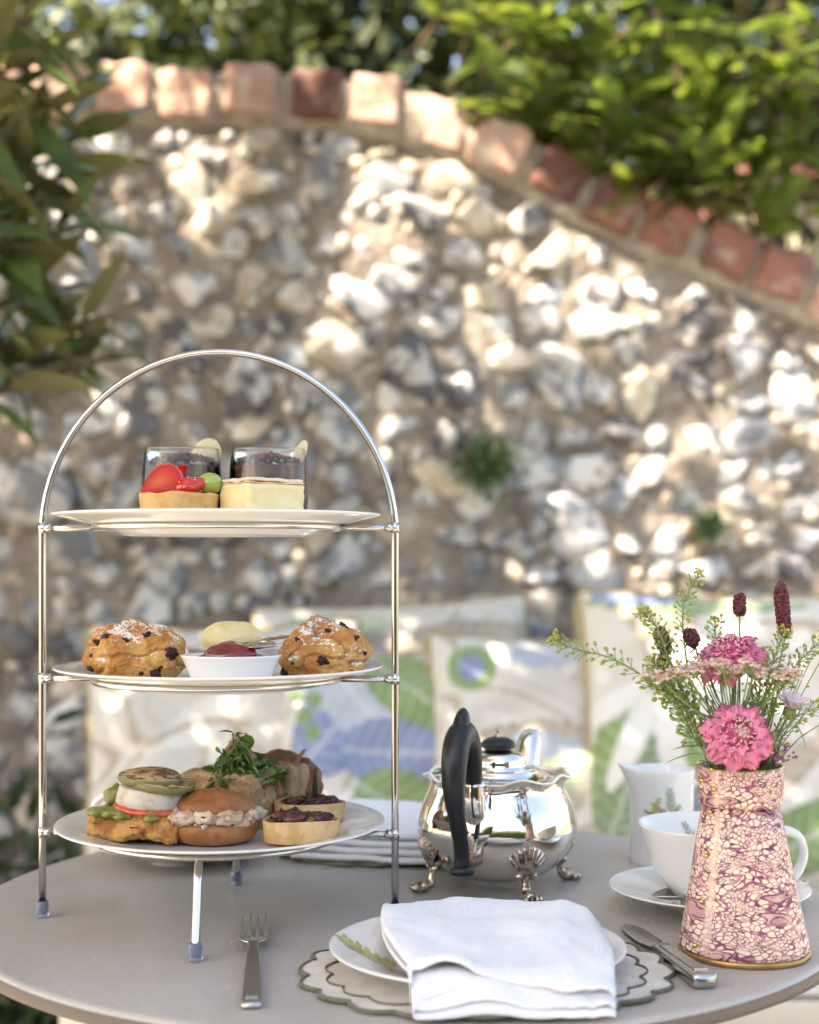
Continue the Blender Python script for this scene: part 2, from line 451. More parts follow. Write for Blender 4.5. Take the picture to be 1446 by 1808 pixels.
def cpf(u, v):
    i = min(len(sm)-2, int(u*(len(sm)-1))); t = (sm[i+1]-sm[i]).normalized(); n = Vector((-t.z, 0, t.x))
    prof = [(0, .292), (-.012, .292), (-.012, -.014), (.094, -.010), (.100, .01), (.100, .292), (.0, .292)]
    h, y = prof[int(round(v*6))]
    p = sm[i]+n*h
    return (p.x, y+.014*nz((p.x, 0, p.z), 24, 3, v)+.002, p.z+.006*nz((p.x, 3, p.z), 20, 3, v))
cop.grid(len(sm)-1, 7, cpf)
cop.build('coping_mortar', M['coping_mortar'], wall)

# little plants rooted in the wall
M['fern'] = mat('wall_fern_leaf', (.09, .15, .055), .5, rand=.2, transl=.25)
def small_leaf(L=1, Wd=.36, fold=.12, bend=.15, nseg=5):
    mb = MB(); vs = []; fs = []
    for i in range(nseg+1):
        t = i/nseg; wd = Wd*math.sin(math.pi*min(1, t*.93+.035))**.8*.5*(1.15-.3*t) if 0 < i < nseg else .012*L
        zc = -bend*t*t
        vs += [(t*L, -wd, zc+fold*wd), (t*L, 0, zc), (t*L, wd, zc+fold*wd)]
    for i in range(nseg):
        for k in range(2): fs.append((i*3+k, (i+1)*3+k, (i+1)*3+k+1, i*3+k+1))
    return mb.add(vs, fs)
def wall_plant(px, py, s, n, label, seed):
    rr = random.Random(seed)
    t = thing('wall_plant', label, 'plant', (wx(px), WY-.03, wz(py)))
    me = small_leaf(1, .42, .2, .25).mesh('leaf'); me.materials.append(M['fern'])
    for i in range(n):
        o = link('leaf', me, None, t, (rr.gauss(0, s*.28), rr.uniform(-.05, 0), rr.gauss(0, s*.3)), (rr.uniform(-.8, .8), rr.uniform(-1.2, 1.2), rr.uniform(-3.6, .4)))
        k = rr.uniform(.018, .04); o.scale = (k, k, k)
    st = MB()
    for i in range(7): st.tube(cr([(0, .02, 0), (rr.uniform(-.3, .3)*s, -.02, rr.uniform(-.2, .2)*s), (rr.uniform(-.5, .5)*s, -.04, rr.uniform(-.5, .5)*s)], 4), .0012, 5)
    st.build('stem', M['fern'], t)
wall_plant(853, 820, .085, 190, 'bushy green fern tuft rooted in the flint wall above the middle cushions', 1)
wall_plant(1243, 925, .05, 60, 'small green seedling rooted beside a long white flint, right side of wall', 2)

# ------------------------------------------------------------------ trees and shrubs behind the wall
def tree_behind(name, label, x, y, h, n, rad, leaf, cols, seed, m='darkleaf', zlo=1.2, group=None):
    rs = np.random.RandomState(seed); rr = random.Random(seed)
    t = thing(name, label, 'tree', (x, y, 0), group=group)
    tr = MB(); tr.tube(cr([(0, 0, -.05), (.05, .03, h*.3), (-.04, 0, h*.6), (.02, 0, h*.9)], 5), [.13*(1-i/20) for i in range(16)], 9)
    tr.build('trunk', M['bark'], t)
    lm = MB()
    K = 90
    cc = rnd_dirs(rs, K)*(rs.random((K, 1))**.4)*np.array(rad); cc[:, 2] += h*.62
    cc = cc[cc[:, 2] > zlo]
    for c in cc[:26]:
        z0 = max(.6, c[2]-rr.uniform(.3, .9))
        lm.tube(cr([(0, 0, min(z0, h*.85)), (c[0]*.5, c[1]*.5, (z0+c[2])/2+.1), tuple(c)], 4), [.035*(1-i/10) for i in range(9)], 5)
    lm.build('limb', M['bark'], t)
    idx = rs.randint(0, len(cc), n); P = cc[idx]+rs.normal(size=(n, 3))*np.array([.30, .3, .24])
    D = rnd_dirs(rs, n)+np.array([0, 0, -.15]); Nn = rnd_dirs(rs, n)+np.array([0, -.3, 1.0])
    L = leaf*(.7+.6*rs.random(n))
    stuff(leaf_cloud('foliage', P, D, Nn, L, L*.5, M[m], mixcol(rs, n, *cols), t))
    return t
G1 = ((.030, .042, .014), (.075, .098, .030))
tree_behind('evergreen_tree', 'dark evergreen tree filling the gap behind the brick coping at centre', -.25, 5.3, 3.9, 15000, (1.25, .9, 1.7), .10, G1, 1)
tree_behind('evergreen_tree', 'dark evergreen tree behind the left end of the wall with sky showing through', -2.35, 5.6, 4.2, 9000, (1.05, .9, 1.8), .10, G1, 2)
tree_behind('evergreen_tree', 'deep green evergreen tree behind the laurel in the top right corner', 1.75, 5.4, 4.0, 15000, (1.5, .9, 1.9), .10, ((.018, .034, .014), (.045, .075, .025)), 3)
# cream rendered house wall glimpsed on the right
M['render'] = mat('cream_render', (.55, .48, .33), .9, col2=(.47, .41, .29), ns=2, bump=.2, bs=30)
hs_ = thing('garden_outbuilding', 'low cream rendered outbuilding glimpsed under the laurel at the right edge', 'building', (1.75, 4.05, 0))
MB().box((-.80, 0, 0), (.9, .5, 2.05)).build('wall', M['render'], hs_, bevel=.01)
MB().box((-.85, -.06, 2.053), (.95, .56, 2.10)).build('roof', M['brick'], hs_, bevel=.01)

# laurel shrub hanging over the coping on the right: individual leaves in front, mass behind with inner shade painted in as darker leaves
lau = thing('laurel_shrub', 'sunlit laurel shrub with glossy yellow green leaves spilling over the coping at right', 'shrub', (.85, 3.35, 0))
lr = random.Random(21)
lme = [small_leaf(1, w_, .25, b_, 6).mesh('leaf') for w_, b_ in ((.36, .12), (.4, .22), (.33, .05))]
for me in lme: me.materials.append(M['laurel'])
tw = MB(); big = []; back = []
def aim(d, roll):
    q = Vector(d).to_track_quat('X', 'Z').to_matrix().to_4x4()
    return q @ RX(roll)
def twig(base, tip, n, lo, hi, store, sag=.05):
    base, tip = Vector(base), Vector(tip)
    mid = (base+tip)/2+Vector((0, 0, sag)); pts = cr([base, mid, tip], 5)
    tw.tube(pts, [.006*(1-.7*i/len(pts)) for i in range(len(pts))], 5)
    for i in range(n):
        t = .25+.75*i/(n-1); k = min(len(pts)-2, int(t*(len(pts)-1))); p = pts[k].lerp(pts[k+1], t*(len(pts)-1)-k)
        d = (pts[k+1]-pts[k]).normalized()
        side = d.cross(Vector((0, 0, 1))).normalized()*(1 if i % 2 else -1)
        dr = d*(.55+.5*(i == n-1))+side*lr.uniform(.5, 1.1)+Vector((0, 0, lr.uniform(-.25, .45)))
        store.append((p, dr.normalized(), lr.uniform(-.6, .6), lr.uniform(lo, hi)))
org = Vector((.85, 3.35, 0))
def lp(px, py, d): return W(px, py, d)-org
tips = [(1290,60,2.9),(1345,150,2.85),(1260,120,2.9),(1240,190,2.9),(1130,250,2.9),(1060,220,2.9),(1340,260,2.88),(1200,270,2.86),(1270,250,2.86),(890,60,2.95),(880,110,2.9),(900,160,2.9),(930,190,2.92),(870,20,3.0),
        (980,150,2.95),(1010,90,2.95),(1040,40,2.95),(1100,120,2.95),(1160,60,3.0),(1000,230,2.95),(1080,300,2.92),(1150,330,2.9),(1220,340,2.88),(1290,330,2.88),(1330,370,2.9),(1400,270,2.9),(1430,180,2.9),(1400,90,2.9),(1440,330,2.95),(1190,20,3),(960,30,3),(930,250,2.95),(1440,40,2.9),(1230,300,2.85),(1100,180,2.85),(1180,140,2.9)]
for (px, py, d) in tips:
    tip = lp(px, py, d); base = lp(px+lr.uniform(-60, 160), py+lr.uniform(-40, 120), d+lr.uniform(.3, .55))
    base = tip+Vector((lr.uniform(-.16, .22), lr.uniform(.06, .2), lr.uniform(-.24, .05))).normalized()*lr.uniform(.22, .32)
    twig(base, tip, lr.randint(7, 9), .105, .15, big)
for k in range(105):
    px = lr.uniform(850, 1650); py = lr.uniform(-330, 330-max(0, 980-px)*1.4)
    tip = lp(px, py, lr.uniform(3.12, 3.7)); base = tip+Vector((lr.uniform(-.2, .3), lr.uniform(.1, .4), lr.uniform(-.3, .1)))
    twig(base, tip, 9, .07, .105, back)
for (p, d, roll, s) in big[:298]:
    o = link('leaf', lme[lr.randrange(3)], None, lau); o.matrix_local = TR(p) @ aim(d, roll) @ Matrix.Scale(s, 4)
bl = back+big[298:]
rs = np.random.RandomState(8); n = len(bl)
P = np.array([tuple(b[0]) for b in bl]); D = np.array([tuple(b[1]) for b in bl]); L = np.array([b[3] for b in bl])
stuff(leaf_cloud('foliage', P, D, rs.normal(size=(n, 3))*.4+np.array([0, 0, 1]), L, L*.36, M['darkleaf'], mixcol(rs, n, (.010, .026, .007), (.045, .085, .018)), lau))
tw.build('twig', M['twig'], lau)
tk = MB()
for k in range(5): tk.tube(cr([(.1*k-.2, .2, 0), (.12*k-.2, .15, 1.0), (.25*k-.5, 0, 1.9), (.3*k-.6, -.1, 2.4)], 5), [.03*(1-i/22) for i in range(16)], 7)
tk.build('trunk', M['bark'], lau)

# magnolia on the left: branch in view, its unseen crown is shaped to throw the dappled shade
M['magnolia'] = mat('magnolia_leaf', (.11, .165, .05), .32, col2=(.075, .12, .045), ns=4, rand=.3, transl=.22)
nt = M['magnolia'].node_tree
geo = nt.nodes.new('ShaderNodeNewGeometry'); mxn = nt.nodes.new('ShaderNodeMix'); mxn.data_type = 'RGBA'
bs_ = nt.nodes['Principled BSDF']; src = bs_.inputs['Base Color'].links[0].from_socket
nt.links.new(geo.outputs['Backfacing'], mxn.inputs['Factor']); nt.links.new(src, mxn.inputs['A']); mxn.inputs['B'].default_value = (.15, .13, .055, 1)
nt.links.new(mxn.outputs['Result'], bs_.inputs['Base Color'])
mag = thing('magnolia_tree', 'magnolia tree reaching in from the left with long dark green leaves rusty beneath', 'tree', (-1.5, 2.1, 0))
mo = Vector((-1.5, 2.1, 0))
mr_ = random.Random(33)
mme = [small_leaf(1, w_, .2, b_, 6).mesh('leaf') for w_, b_ in ((.28, .15), (.32, .3), (.25, .08))]
for me in mme: me.materials.append(M['magnolia'])
br = MB()
trk = cr([(0, 0, -.05), (.03, 0, 1.0), (.1, .03, 1.7), (.0, .1, 2.6), (.2, .1, 3.4)], 5)
br.tube(trk, [.09*(1-.03*i) for i in range(len(trk))], 10); br.build('trunk', M['bark'], mag)
lim = MB()
WH = [(95,190,2.15),(20,120,2.1),(110,310,2.2),(40,290,2.15),(35,440,2.15),(55,530,2.2),(185,560,2.25),(20,610,2.15),(105,625,2.2),(140,400,2.2),(170,640,2.25),(50,30,2.1),(-40,200,2.1),(-60,420,2.1),(-50,560,2.1),(140,240,2.25),(30,680,2.15),(0,370,2.2)]
for (px, py, d) in WH:
    c = W(px, py, d)-mo
    b0 = Vector((-.05+.15, .02, max(1.0, c.z-.35))); b0 = Vector((c.x-.38, c.y-.05, c.z-.16+mr_.uniform(-.08, .1)))
    pts = cr([(.05, .02, b0.z-.25), b0, c], 6)
    lim.tube(pts, [.012*(1-.75*i/len(pts)) for i in range(len(pts))], 6)
    ax = (c-b0).normalized()
    n_ = mr_.randint(8, 11)
    for i in range(n_):
        a = 2.4*i+mr_.uniform(-.3, .3); sp = .55+.9*i/n_
        u_ = ax.orthogonal().normalized(); v_ = ax.cross(u_)
        dr = ax*math.cos(sp)+(u_*math.cos(a)+v_*math.sin(a))*math.sin(sp)+Vector((0, 0, -.25*mr_.random()))
        s = mr_.uniform(.10, .165)
        o = link('leaf', mme[mr_.randrange(3)], None, mag)
        o.matrix_local = TR(c-ax*.012*i) @ aim(dr, mr_.uniform(-.7, .7)) @ Matrix.Scale(s, 4)
def lit(px, py):
    # wanted share of sun at this wall spot; crown leaves are placed to match
    lowy = HOR-(low_z(wx(px))-CZ)/kx
    band = py-lowy
    L = .06
    if px > 980: 
        L = .16 if band < 8 else (.94 if band < 330 else (.46 if band < 520 else .07))
    elif px > 330:
        L = .97 if band < 130 else (.90 if band < 330 else (.26 if band < 480 else .05))
        if px < 560: L *= .7
    else:
        L = .34 if band < 180 else (.14 if band < 420 else .05)
    if px > 560 and px < 980 and band > 330: L = max(L, .18 if band < 500 else .08)
    if 1120 > py > 1000 and px > 550: L = .22
    if band < (-115 if px > 980 else -200): L = (.75 if (1180 < px < 1400 and py < 300) or (840 < px < 985 and py < 260) else .10) if px > 780 else .25
    if py > 1120: L = .02 if nz((px*.004, py*.003, 0), 1.0, 2, 8) < .30 else .16
    return L
rs = np.random.RandomState(77); Pp = []
A_leaf = .0072
X_, Z_ = wx(-900), wx(2200)
tries = 60000
area = (Z_-X_)*(3.3+1.6)
for i in range(tries):
    x = rs.uniform(X_, Z_); zz = rs.uniform(-1.6, 3.3)
    px = 723+x/kx; py = HOR-(zz-CZ)/kx
    Lt = lit(px, py); dn = -math.log(Lt)/A_leaf*area/tries
    cl = max(0, 1+1.2*nz((x*1.0, zz, 0), 6.0, 3, 2))
    if rs.random() < dn*cl*.9:
        t_ = max(1.25, (2.31-zz)/.892)+rs.uniform(0, 1.5)
        p = Vector((x, WY, zz))+SUN*t_
        if p.z > CZ+.40*p.y+.06: Pp.append(p-mo)
n = len(Pp); P = np.array([tuple(p) for p in Pp])
L = .10+.07*rs.random(n)
stuff(leaf_cloud('foliage', P-0.0, rnd_dirs(rs, n), rs.normal(size=(n, 3))*.6+np.array([0, 0, 1]), L, L*.42, M['leafcloud'], mixcol(rs, n, (.04, .07, .02), (.09, .13, .03)), mag))
print('CANOPY', n)
for k in range(22):
    p = Pp[rs.randint(0, n)]; q = Vector((p.x*.45, p.y*.4, 2.3+.35*(p.z-2.3)+.3))
    pts = cr([(.05, .08, 2.2+.04*k), q, p], 6)
    lim.tube(pts, [.028*(1-.8*i/len(pts)) for i in range(len(pts))], 6)
lim.build('limb', M['twig'], mag)

# low plants in shade at the foot of the wall on the left
lowp = thing('shade_plant', 'low dark leafy plant in shade at the foot of the wall, left of the bench', 'plant', (-.85, 2.66, 0))
rs = np.random.RandomState(3); n = 1500
P = np.stack([rs.normal(0, .18, n), rs.normal(0, .09, n), np.abs(rs.normal(.24, .13, n))], 1)
stuff(leaf_cloud('foliage', P, rnd_dirs(rs, n)+np.array([0, 0, .3]), rnd_dirs(rs, n)+np.array([0, -.5, 1]), .07*(.6+.8*rs.random(n)), .03*np.ones(n), M['leafcloud'], mixcol(rs, n, (.02, .035, .014), (.06, .09, .03)), lowp))
st = MB()
for i in range(16): st.tube(cr([(rs.normal(0, .03), rs.normal(0, .03), 0), (rs.normal(0, .1), rs.normal(0, .05), .2), (rs.normal(0, .2), rs.normal(0, .09), .38)], 4), .004, 5)
st.build('stem', M['twig'], lowp)

# ------------------------------------------------------------------ parasol that shades the table, hedge behind the viewer (both mirrored in the silver)
M['canvas'] = mat('cream_canvas', (.74, .69, .58), .85, bump=.2, bs=500, bd=.0005, transl=.3, tv=1.0)
M['wood'] = mat('oiled_hardwood', (.28, .15, .07), .5, col2=(.2, .1, .05), ns=8, stretch=(8, 8, 1))
PZ = 2.35; tpar = (PZ-TZ)/SUN.z
pc = Vector((-.005, 1.185, 0))+Vector((SUN.x, SUN.y, 0))*tpar
par = thing('parasol', 'cream canvas parasol on a wooden pole shading the tea table', 'parasol', (pc.x, pc.y, 0))
cn = MB()
def pfn(r, z, a):
    k = round(a/(math.pi/4))*math.pi/4; q = math.cos(math.pi/8)/math.cos(((a+math.pi/8) % (math.pi/4))-math.pi/8)
    return (r*q*math.cos(a), r*q*math.sin(a), z)
cn.lathe([(.03, .50), (.4, .37), (.8, .22), (1.02, .13), (1.06, .115), (1.062, .0)], 64, pfn)
cn.build('canopy', M['canvas'], par, (0, 0, PZ), solid=.002)
MB().lathe([(0, .02), (.024, .02), (.024, 2.9), (.03, 2.92), (.0, 2.95)], 16).build('pole', M['wood'], par)
MB().lathe([(0, 0), (.25, 0), (.25, .06), (.06, .09), (.04, .14), (0, .14)], 24).build('base', M['ebony'], par)
for k in range(8):
    a = k*math.pi/4+math.pi/8
    MB().tube([(.03*math.cos(a), .03*math.sin(a), PZ+.47), (1.04*math.cos(a), 1.04*math.sin(a), PZ+.112)], .009, 6).build('rib', M['wood'], par)
hb = thing('clipped_hedge', 'clipped green hedge behind the viewer, seen mirrored in the silver teapot', 'hedge', (.2, -2.6, 0))
rs = np.random.RandomState(9); n = 9000
P = np.stack([rs.uniform(-3.4, 3.4, n), rs.normal(.35, .06, n), rs.uniform(0, 1.55, n)], 1); k_ = rs.random(n) < .25
P[k_, 1] = rs.uniform(-.3, .35, k_.sum()); P[k_, 2] = rs.normal(1.55, .05, k_.sum())
stuff(leaf_cloud('foliage', P, rnd_dirs(rs, n), rnd_dirs(rs, n)+np.array([0, .8, .8]), .08*(.7+.6*rs.random(n)), .04*np.ones(n), M['leafcloud'], mixcol(rs, n, (.05, .10, .02), (.11, .18, .03)), hb))
MB().rbox((6.7, .6, 1.5), 2, .08).build('branch_mass', M['bark'], hb, (0, 0, .76))
# ------------------------------------------------------------------ bench and cushions
M['paint'] = mat('warm_white_paint', (.62, .56, .47), .5, col2=(.55, .49, .41), ns=6)
M['print'] = mat('printed_cotton', (.7,.7,.65), .9, vcol=True, bump=.3, bs=700, bd=.0004, sheen=.1)
M['piping'] = mat('straw_piping', (.36, .27, .15), .85)
BX0, BX1, BY0, BY1 = -.50, 1.75, 2.08, 2.90
bench = thing('bench', 'cream painted garden bench with flower print seat pad against the flint wall', 'bench', ((BX0+BX1)/2, 2.49, 0))
bw = (BX1-BX0)/2
MB().box((-bw, -.41, .34), (bw, .40, .385)).build('seat', M['paint'], bench, bevel=.006)
MB().box((-bw+.03, -.39, .06), (bw-.03, -.365, .335)).build('front_panel', M['paint'], bench, bevel=.004)
for sx in (-1, 1):
    for sy in (-1, 1):
        MB().box((sx*(bw-.04)-.03, sy*.35-.03, .0), (sx*(bw-.04)+.03, sy*.35+.03, .338)).build('leg', M['paint'], bench, bevel=.004)

BASE = np.array(srgb(222, 217, 208)); BEIGE = np.array(srgb(186, 170, 148)); GREEN = np.array(srgb(112, 152, 66)); GREEN2 = np.array(srgb(84, 128, 70))
BLUE = np.array(srgb(110, 136, 186)); BLUE2 = np.array(srgb(176, 190, 210)); WHITE = np.array(srgb(238, 236, 230)); PALEG = np.array(srgb(196, 212, 160))
def leafmask(U, V, cx, cy, ln, wd, ang, serr=0):
    c, s = math.cos(ang), math.sin(ang)
    x = ((U-cx)*c+(V-cy)*s)/ln; y = (-(U-cx)*s+(V-cy)*c)/wd
    prof = np.sqrt(np.clip(x*(1-x)*4, 0, 1))*(1-.35*x)
    if serr: prof = prof*(1+.22*np.sin(x*serr))
    return (x > 0) & (x < 1) & (np.abs(y) < prof), x, y
def pattern(U, V, els, seed):
    rs = np.random.RandomState(seed); C = np.empty(U.shape+(3,)); C[:] = BASE
    ph = rs.uniform(0, 6, 8)
    w1 = np.sin(9*U+2.2*np.sin(7*V+ph[0])+ph[1])+.8*np.sin(13*V+2*np.sin(6*U+ph[2])+ph[3])
    C[np.abs(w1) < .16] = BEIGE
    C[(np.abs(w1-1.0) < .10)] = BEIGE*.55+BASE*.45
    w2 = np.sin(21*U+ph[4]+2*np.sin(5*V))*np.sin(19*V+ph[5]+2*np.sin(6*U))
    C[w2 > .80] = WHITE
    for e in els:
        k = e[0]
        if k == 'leaf':
            m, x, y = leafmask(U, V, *e[1:6], serr=e[7] if len(e) > 7 else 0)
            C[m] = e[6]
            pr_ = np.sqrt(np.clip(x*(1-x)*4, 0, 1))*(1-.35*x)
            C[m & (np.abs(y) > pr_*.80)] = e[6]*.78
            C[m & (np.abs(y) < .06)] = e[6]*.55+WHITE*.45
            C[m & (np.abs(((x*9-np.abs(y)*1.5) % 1)-.5) < .10)] = e[6]*.72+WHITE*.28
        elif k == 'disc':
            d = np.hypot((U-e[1])/e[3], (V-e[2])/e[4]) if len(e) > 6 else np.hypot(U-e[1], V-e[2])/e[3]
            C[d < 1] = e[-1]
        elif k == 'vine':
            for t in np.linspace(0, 1, 40):
                x = e[1]+(e[3]-e[1])*t; y = e[2]+(e[4]-e[2])*t+e[5]*math.sin(3.14*t)
                C[np.hypot(U-x, V-y) < e[6]] = e[7]
    return C
def setcol(me, C):
    C = (C*.84+BASE*.16)*.74
    ca = me.color_attributes.new('Col', 'FLOAT_COLOR', 'POINT')
    A = np.ones((len(me.vertices), 4), np.float32); A[:, :3] = C.reshape(-1, 3); ca.data.foreach_set('color', A.ravel())
def cushion(label, px, py, d, size, els, seed, lean=.28, yaw=0, roll=0, th=.15, N=110, group='printed cushions along the bench'):
    c = W(px, py, d)
    t = thing('cushion', label, 'cushion', c, group=group, rot=(-lean, roll, yaw))
    h = size/2
    a = np.linspace(-1, 1, N); Ug, Vg = np.meshgrid(a, a, indexing='ij')
    pin = 1-.055*(1-Ug**2)*(np.abs(Vg)**3); pin2 = 1-.055*(1-Vg**2)*(np.abs(Ug)**3)
    X = Ug*h*pin2; Z = Vg*h*pin
    thk = th/2*np.power(np.clip(1-Ug**4, 0, 1), .5)*np.power(np.clip(1-Vg**4, 0, 1), .5)
    rs = np.random.RandomState(seed)
    wr = .007*np.sin(7*Ug+5*Vg+seed)+.005*np.sin(15*Vg-9*Ug+seed*2)+.007*np.sin(5*Ug*Vg*3+seed)+.010*np.sin(2.5*Ug-3*Vg+seed*1.7)
    vs = []; fs = []
    for sgn in (-1, 1):
        b = len(vs); Y = sgn*(thk+wr*(thk/(th/2)))
        vs += list(zip(X.ravel(), Y.ravel(), Z.ravel()))
        for i in range(N-1):
            for j in range(N-1):
                q = (b+i*N+j, b+(i+1)*N+j, b+(i+1)*N+j+1, b+i*N+j+1)
                fs.append(q if sgn < 0 else q[::-1])
    me = bpy.data.meshes.new('cover'); me.from_pydata([tuple(map(float, v)) for v in vs], [], fs)
    me.polygons.foreach_set('use_smooth', [True]*len(me.polygons))
    C = pattern((Ug+1)/2, (Vg+1)/2, els, seed); setcol(me, np.stack([C, C[::-1]]))
    link('cover', me, M['print'], t)
    ring = [(X[i, 0], 0, Z[i, 0]) for i in range(0, N, 4)]+[(X[-1, j], 0, Z[-1, j]) for j in range(0, N, 4)]+[(X[i, -1], 0, Z[i, -1]) for i in range(N-1, -1, -4)]+[(X[0, j], 0, Z[0, j]) for j in range(N-1, -1, -4)]
    p2 = [ring[0]]
    for p in ring[1:]:
        if (Vector(p)-Vector(p2[-1])).length > .006: p2.append(p)
    if (Vector(p2[0])-Vector(p2[-1])).length < .006: p2.pop()
    MB().tube(p2, .0068, 6, closed=True).build('piping', M['piping'], t)
    return t
pi = math.pi
cushion('pale beige scroll cushion leaning in the back row, behind the scones', 700, 1300, 2.78, .53, [('leaf', .1, .9, .5, .1, -.3, BEIGE*.9+.03), ('leaf', .05, .86, .45, .08, .1, PALEG*.8+BASE*.2), ('leaf', .5, .75, .5, .12, .2, BEIGE)], 3, roll=-.05)
cushion('pale cushion in the back row peeping out left of the large leaf cushion at right', 1250, 1300, 2.74, .50, [('leaf', .0, .7, .4, .14, 1.2, PALEG), ('leaf', .06, .3, .5, .12, 1.4, WHITE)], 4, roll=.02)
cushion('white cushion with fine beige scrolls and green top corner, leftmost on the bench', 398, 1345, 2.62, .505, [('leaf', -.08, .9, .32, .10, .05, GREEN), ('leaf', .3, .55, .4, .1, .5, WHITE), ('leaf', .52, .4, .35, .12, -.7, BLUE), ('vine', .1, .4, .6, .6, .1, .012, BEIGE), ('leaf', .35, .15, .4, .1, .9, BEIGE)], 5, yaw=.05, roll=-.035)
cushion('blue and green leaf print cushion behind the right post of the cake stand', 735, 1390, 2.56, .505,
        [('leaf', .10, .55, .52, .16, .85, BLUE), ('leaf', .18, .98, .45, .17, -.95, BLUE2, 9), ('leaf', .25, .62, .4, .14, -.1, BLUE), ('leaf', .36, .95, .40, .13, -.75, GREEN), ('leaf', .30, .50, .42, .15, -.55, GREEN), ('leaf', .10, .25, .42, .14, .1, GREEN), ('disc', .16, .80, .03, GREEN), ('disc', .12, .74, .03, GREEN), ('disc', .15, .68, .028, GREEN), ('disc', .09, .83, .026, GREEN), ('leaf', .05, .45, .4, .1, -.9, WHITE), ('leaf', .3, .2, .4, .12, .5, GREEN2)], 6, roll=-.04)
cushion('white cushion with grey beige scrolls and a green eyed flower, behind the teapot', 1010, 1378, 2.50, .505,
        [('disc', .14, .86, .085, GREEN), ('disc', .14, .86, .05, BLUE*.8), ('leaf', .26, .90, .30, .05, .1, BLUE2), ('leaf', .18, .70, .4, .09, -.6, WHITE), ('leaf', .1, .55, .45, .1, .2, BEIGE), ('leaf', .08, .3, .5, .12, .35, BEIGE*.8+BASE*.2), ('leaf', .28, .62, .3, .06, -.2, BLUE2), ('leaf', .3, .4, .3, .08, .6, PALEG)], 7, roll=.03)
cushion('large cushion with a white flower over green and blue leaves, behind the flower vase', 1300, 1315, 2.44, .52,
        [('leaf', .0, .955, .75, .035, .0, GREEN), ('leaf', .03, .975, .30, .03, 0, BLUE), ('disc', .24, .40, .25, .27, 'e', GREEN), ('leaf', .10, .18, .5, .16, 1.45, GREEN), ('leaf', .28, .04, .5, .12, 1.8, BLUE), ('leaf', .20, .0, .42, .09, 1.3, BLUE*.85), ('leaf', .06, .2, .4, .1, 1.2, GREEN2),
         ('leaf', .24, .66, .42, .055, -1.45, WHITE), ('leaf', .22, .66, .36, .055, -2.05, WHITE), ('leaf', .28, .66, .40, .055, -.95, WHITE), ('leaf', .3, .68, .36, .05, -.45, WHITE), ('leaf', .2, .69, .3, .05, -2.6, WHITE), ('disc', .25, .70, .06, BEIGE), ('leaf', .52, .35, .5, .12, .9, BEIGE), ('leaf', .5, .1, .45, .13, .5, GREEN), ('leaf', .62, .5, .35, .12, 1.2, BASE)], 8, lean=.2, roll=.01)
# seat pad with printed cover
N = 120
a = np.linspace(0, 1, N); Ug, Vg = np.meshgrid(a, a, indexing='ij')
pad = bpy.data.meshes.new('seat_pad')
lx, ly = BX1-BX0-.02, .80
Zp = .055+.035*np.power(np.clip(1-(2*Ug-1)**12, 0, 1), .5)*np.power(np.clip(1-(2*Vg-1)**8, 0, 1), .5)-.045*((Ug == 0)|(Ug == 1)|(Vg == 0)|(Vg == 1))
vs = list(zip(((Ug-.5)*lx).ravel(), ((Vg-.5)*ly).ravel(), Zp.ravel()))
fs = [(i*N+j, (i+1)*N+j, (i+1)*N+j+1, i*N+j+1) for i in range(N-1) for j in range(N-1)]
pad.from_pydata([tuple(map(float, v)) for v in vs], [], fs); pad.polygons.foreach_set('use_smooth', [True]*len(pad.polygons))
els = []
rr = random.Random(4)
for k in range(34):
    els.append(('leaf', rr.uniform(0, 4.2), rr.uniform(0, 1.3), rr.uniform(.25, .45), rr.uniform(.08, .13), rr.uniform(0, 6.28), rr.choice([GREEN, BLUE, BEIGE, BLUE2, WHITE])))
setcol(pad, pattern(Ug*4.2, Vg*1.3, els, 12))
link('seat_pad', pad, M['print'], bench, (0, -.005, .382))

# ------------------------------------------------------------------ table
tab = thing('round_table', 'round taupe bistro table with thin rim laid for afternoon tea', 'table', (-.005, 1.185, 0))
TR_ = .3455
MB().lathe([(0, TZ-.013), (TR_-.004, TZ-.013), (TR_-.0005, TZ-.010), (TR_, TZ-.004), (TR_-.0008, TZ-.0012), (TR_-.003, TZ-.0002), (TR_-.006, TZ), (.2, TZ), (0, TZ)], 160).build('tabletop', M['table'], tab)
MB().lathe([(TR_-.003, TZ-.0135), (TR_+.0008, TZ-.0115), (TR_+.0012, TZ-.006), (TR_+.0006, TZ-.0035)], 160).build('edge_band', M['table_edge'], tab)
MB().lathe([(0, .03), (.03, .03), (.03, TZ-.03), (.09, TZ-.02), (.09, TZ-.0135), (0, TZ-.0135)], 32).build('pedestal', M['table_edge'], tab)
MB().lathe([(0, .0), (.22, .0), (.22, .012), (.05, .03), (0, .03)], 48).build('base', M['table_edge'], tab)

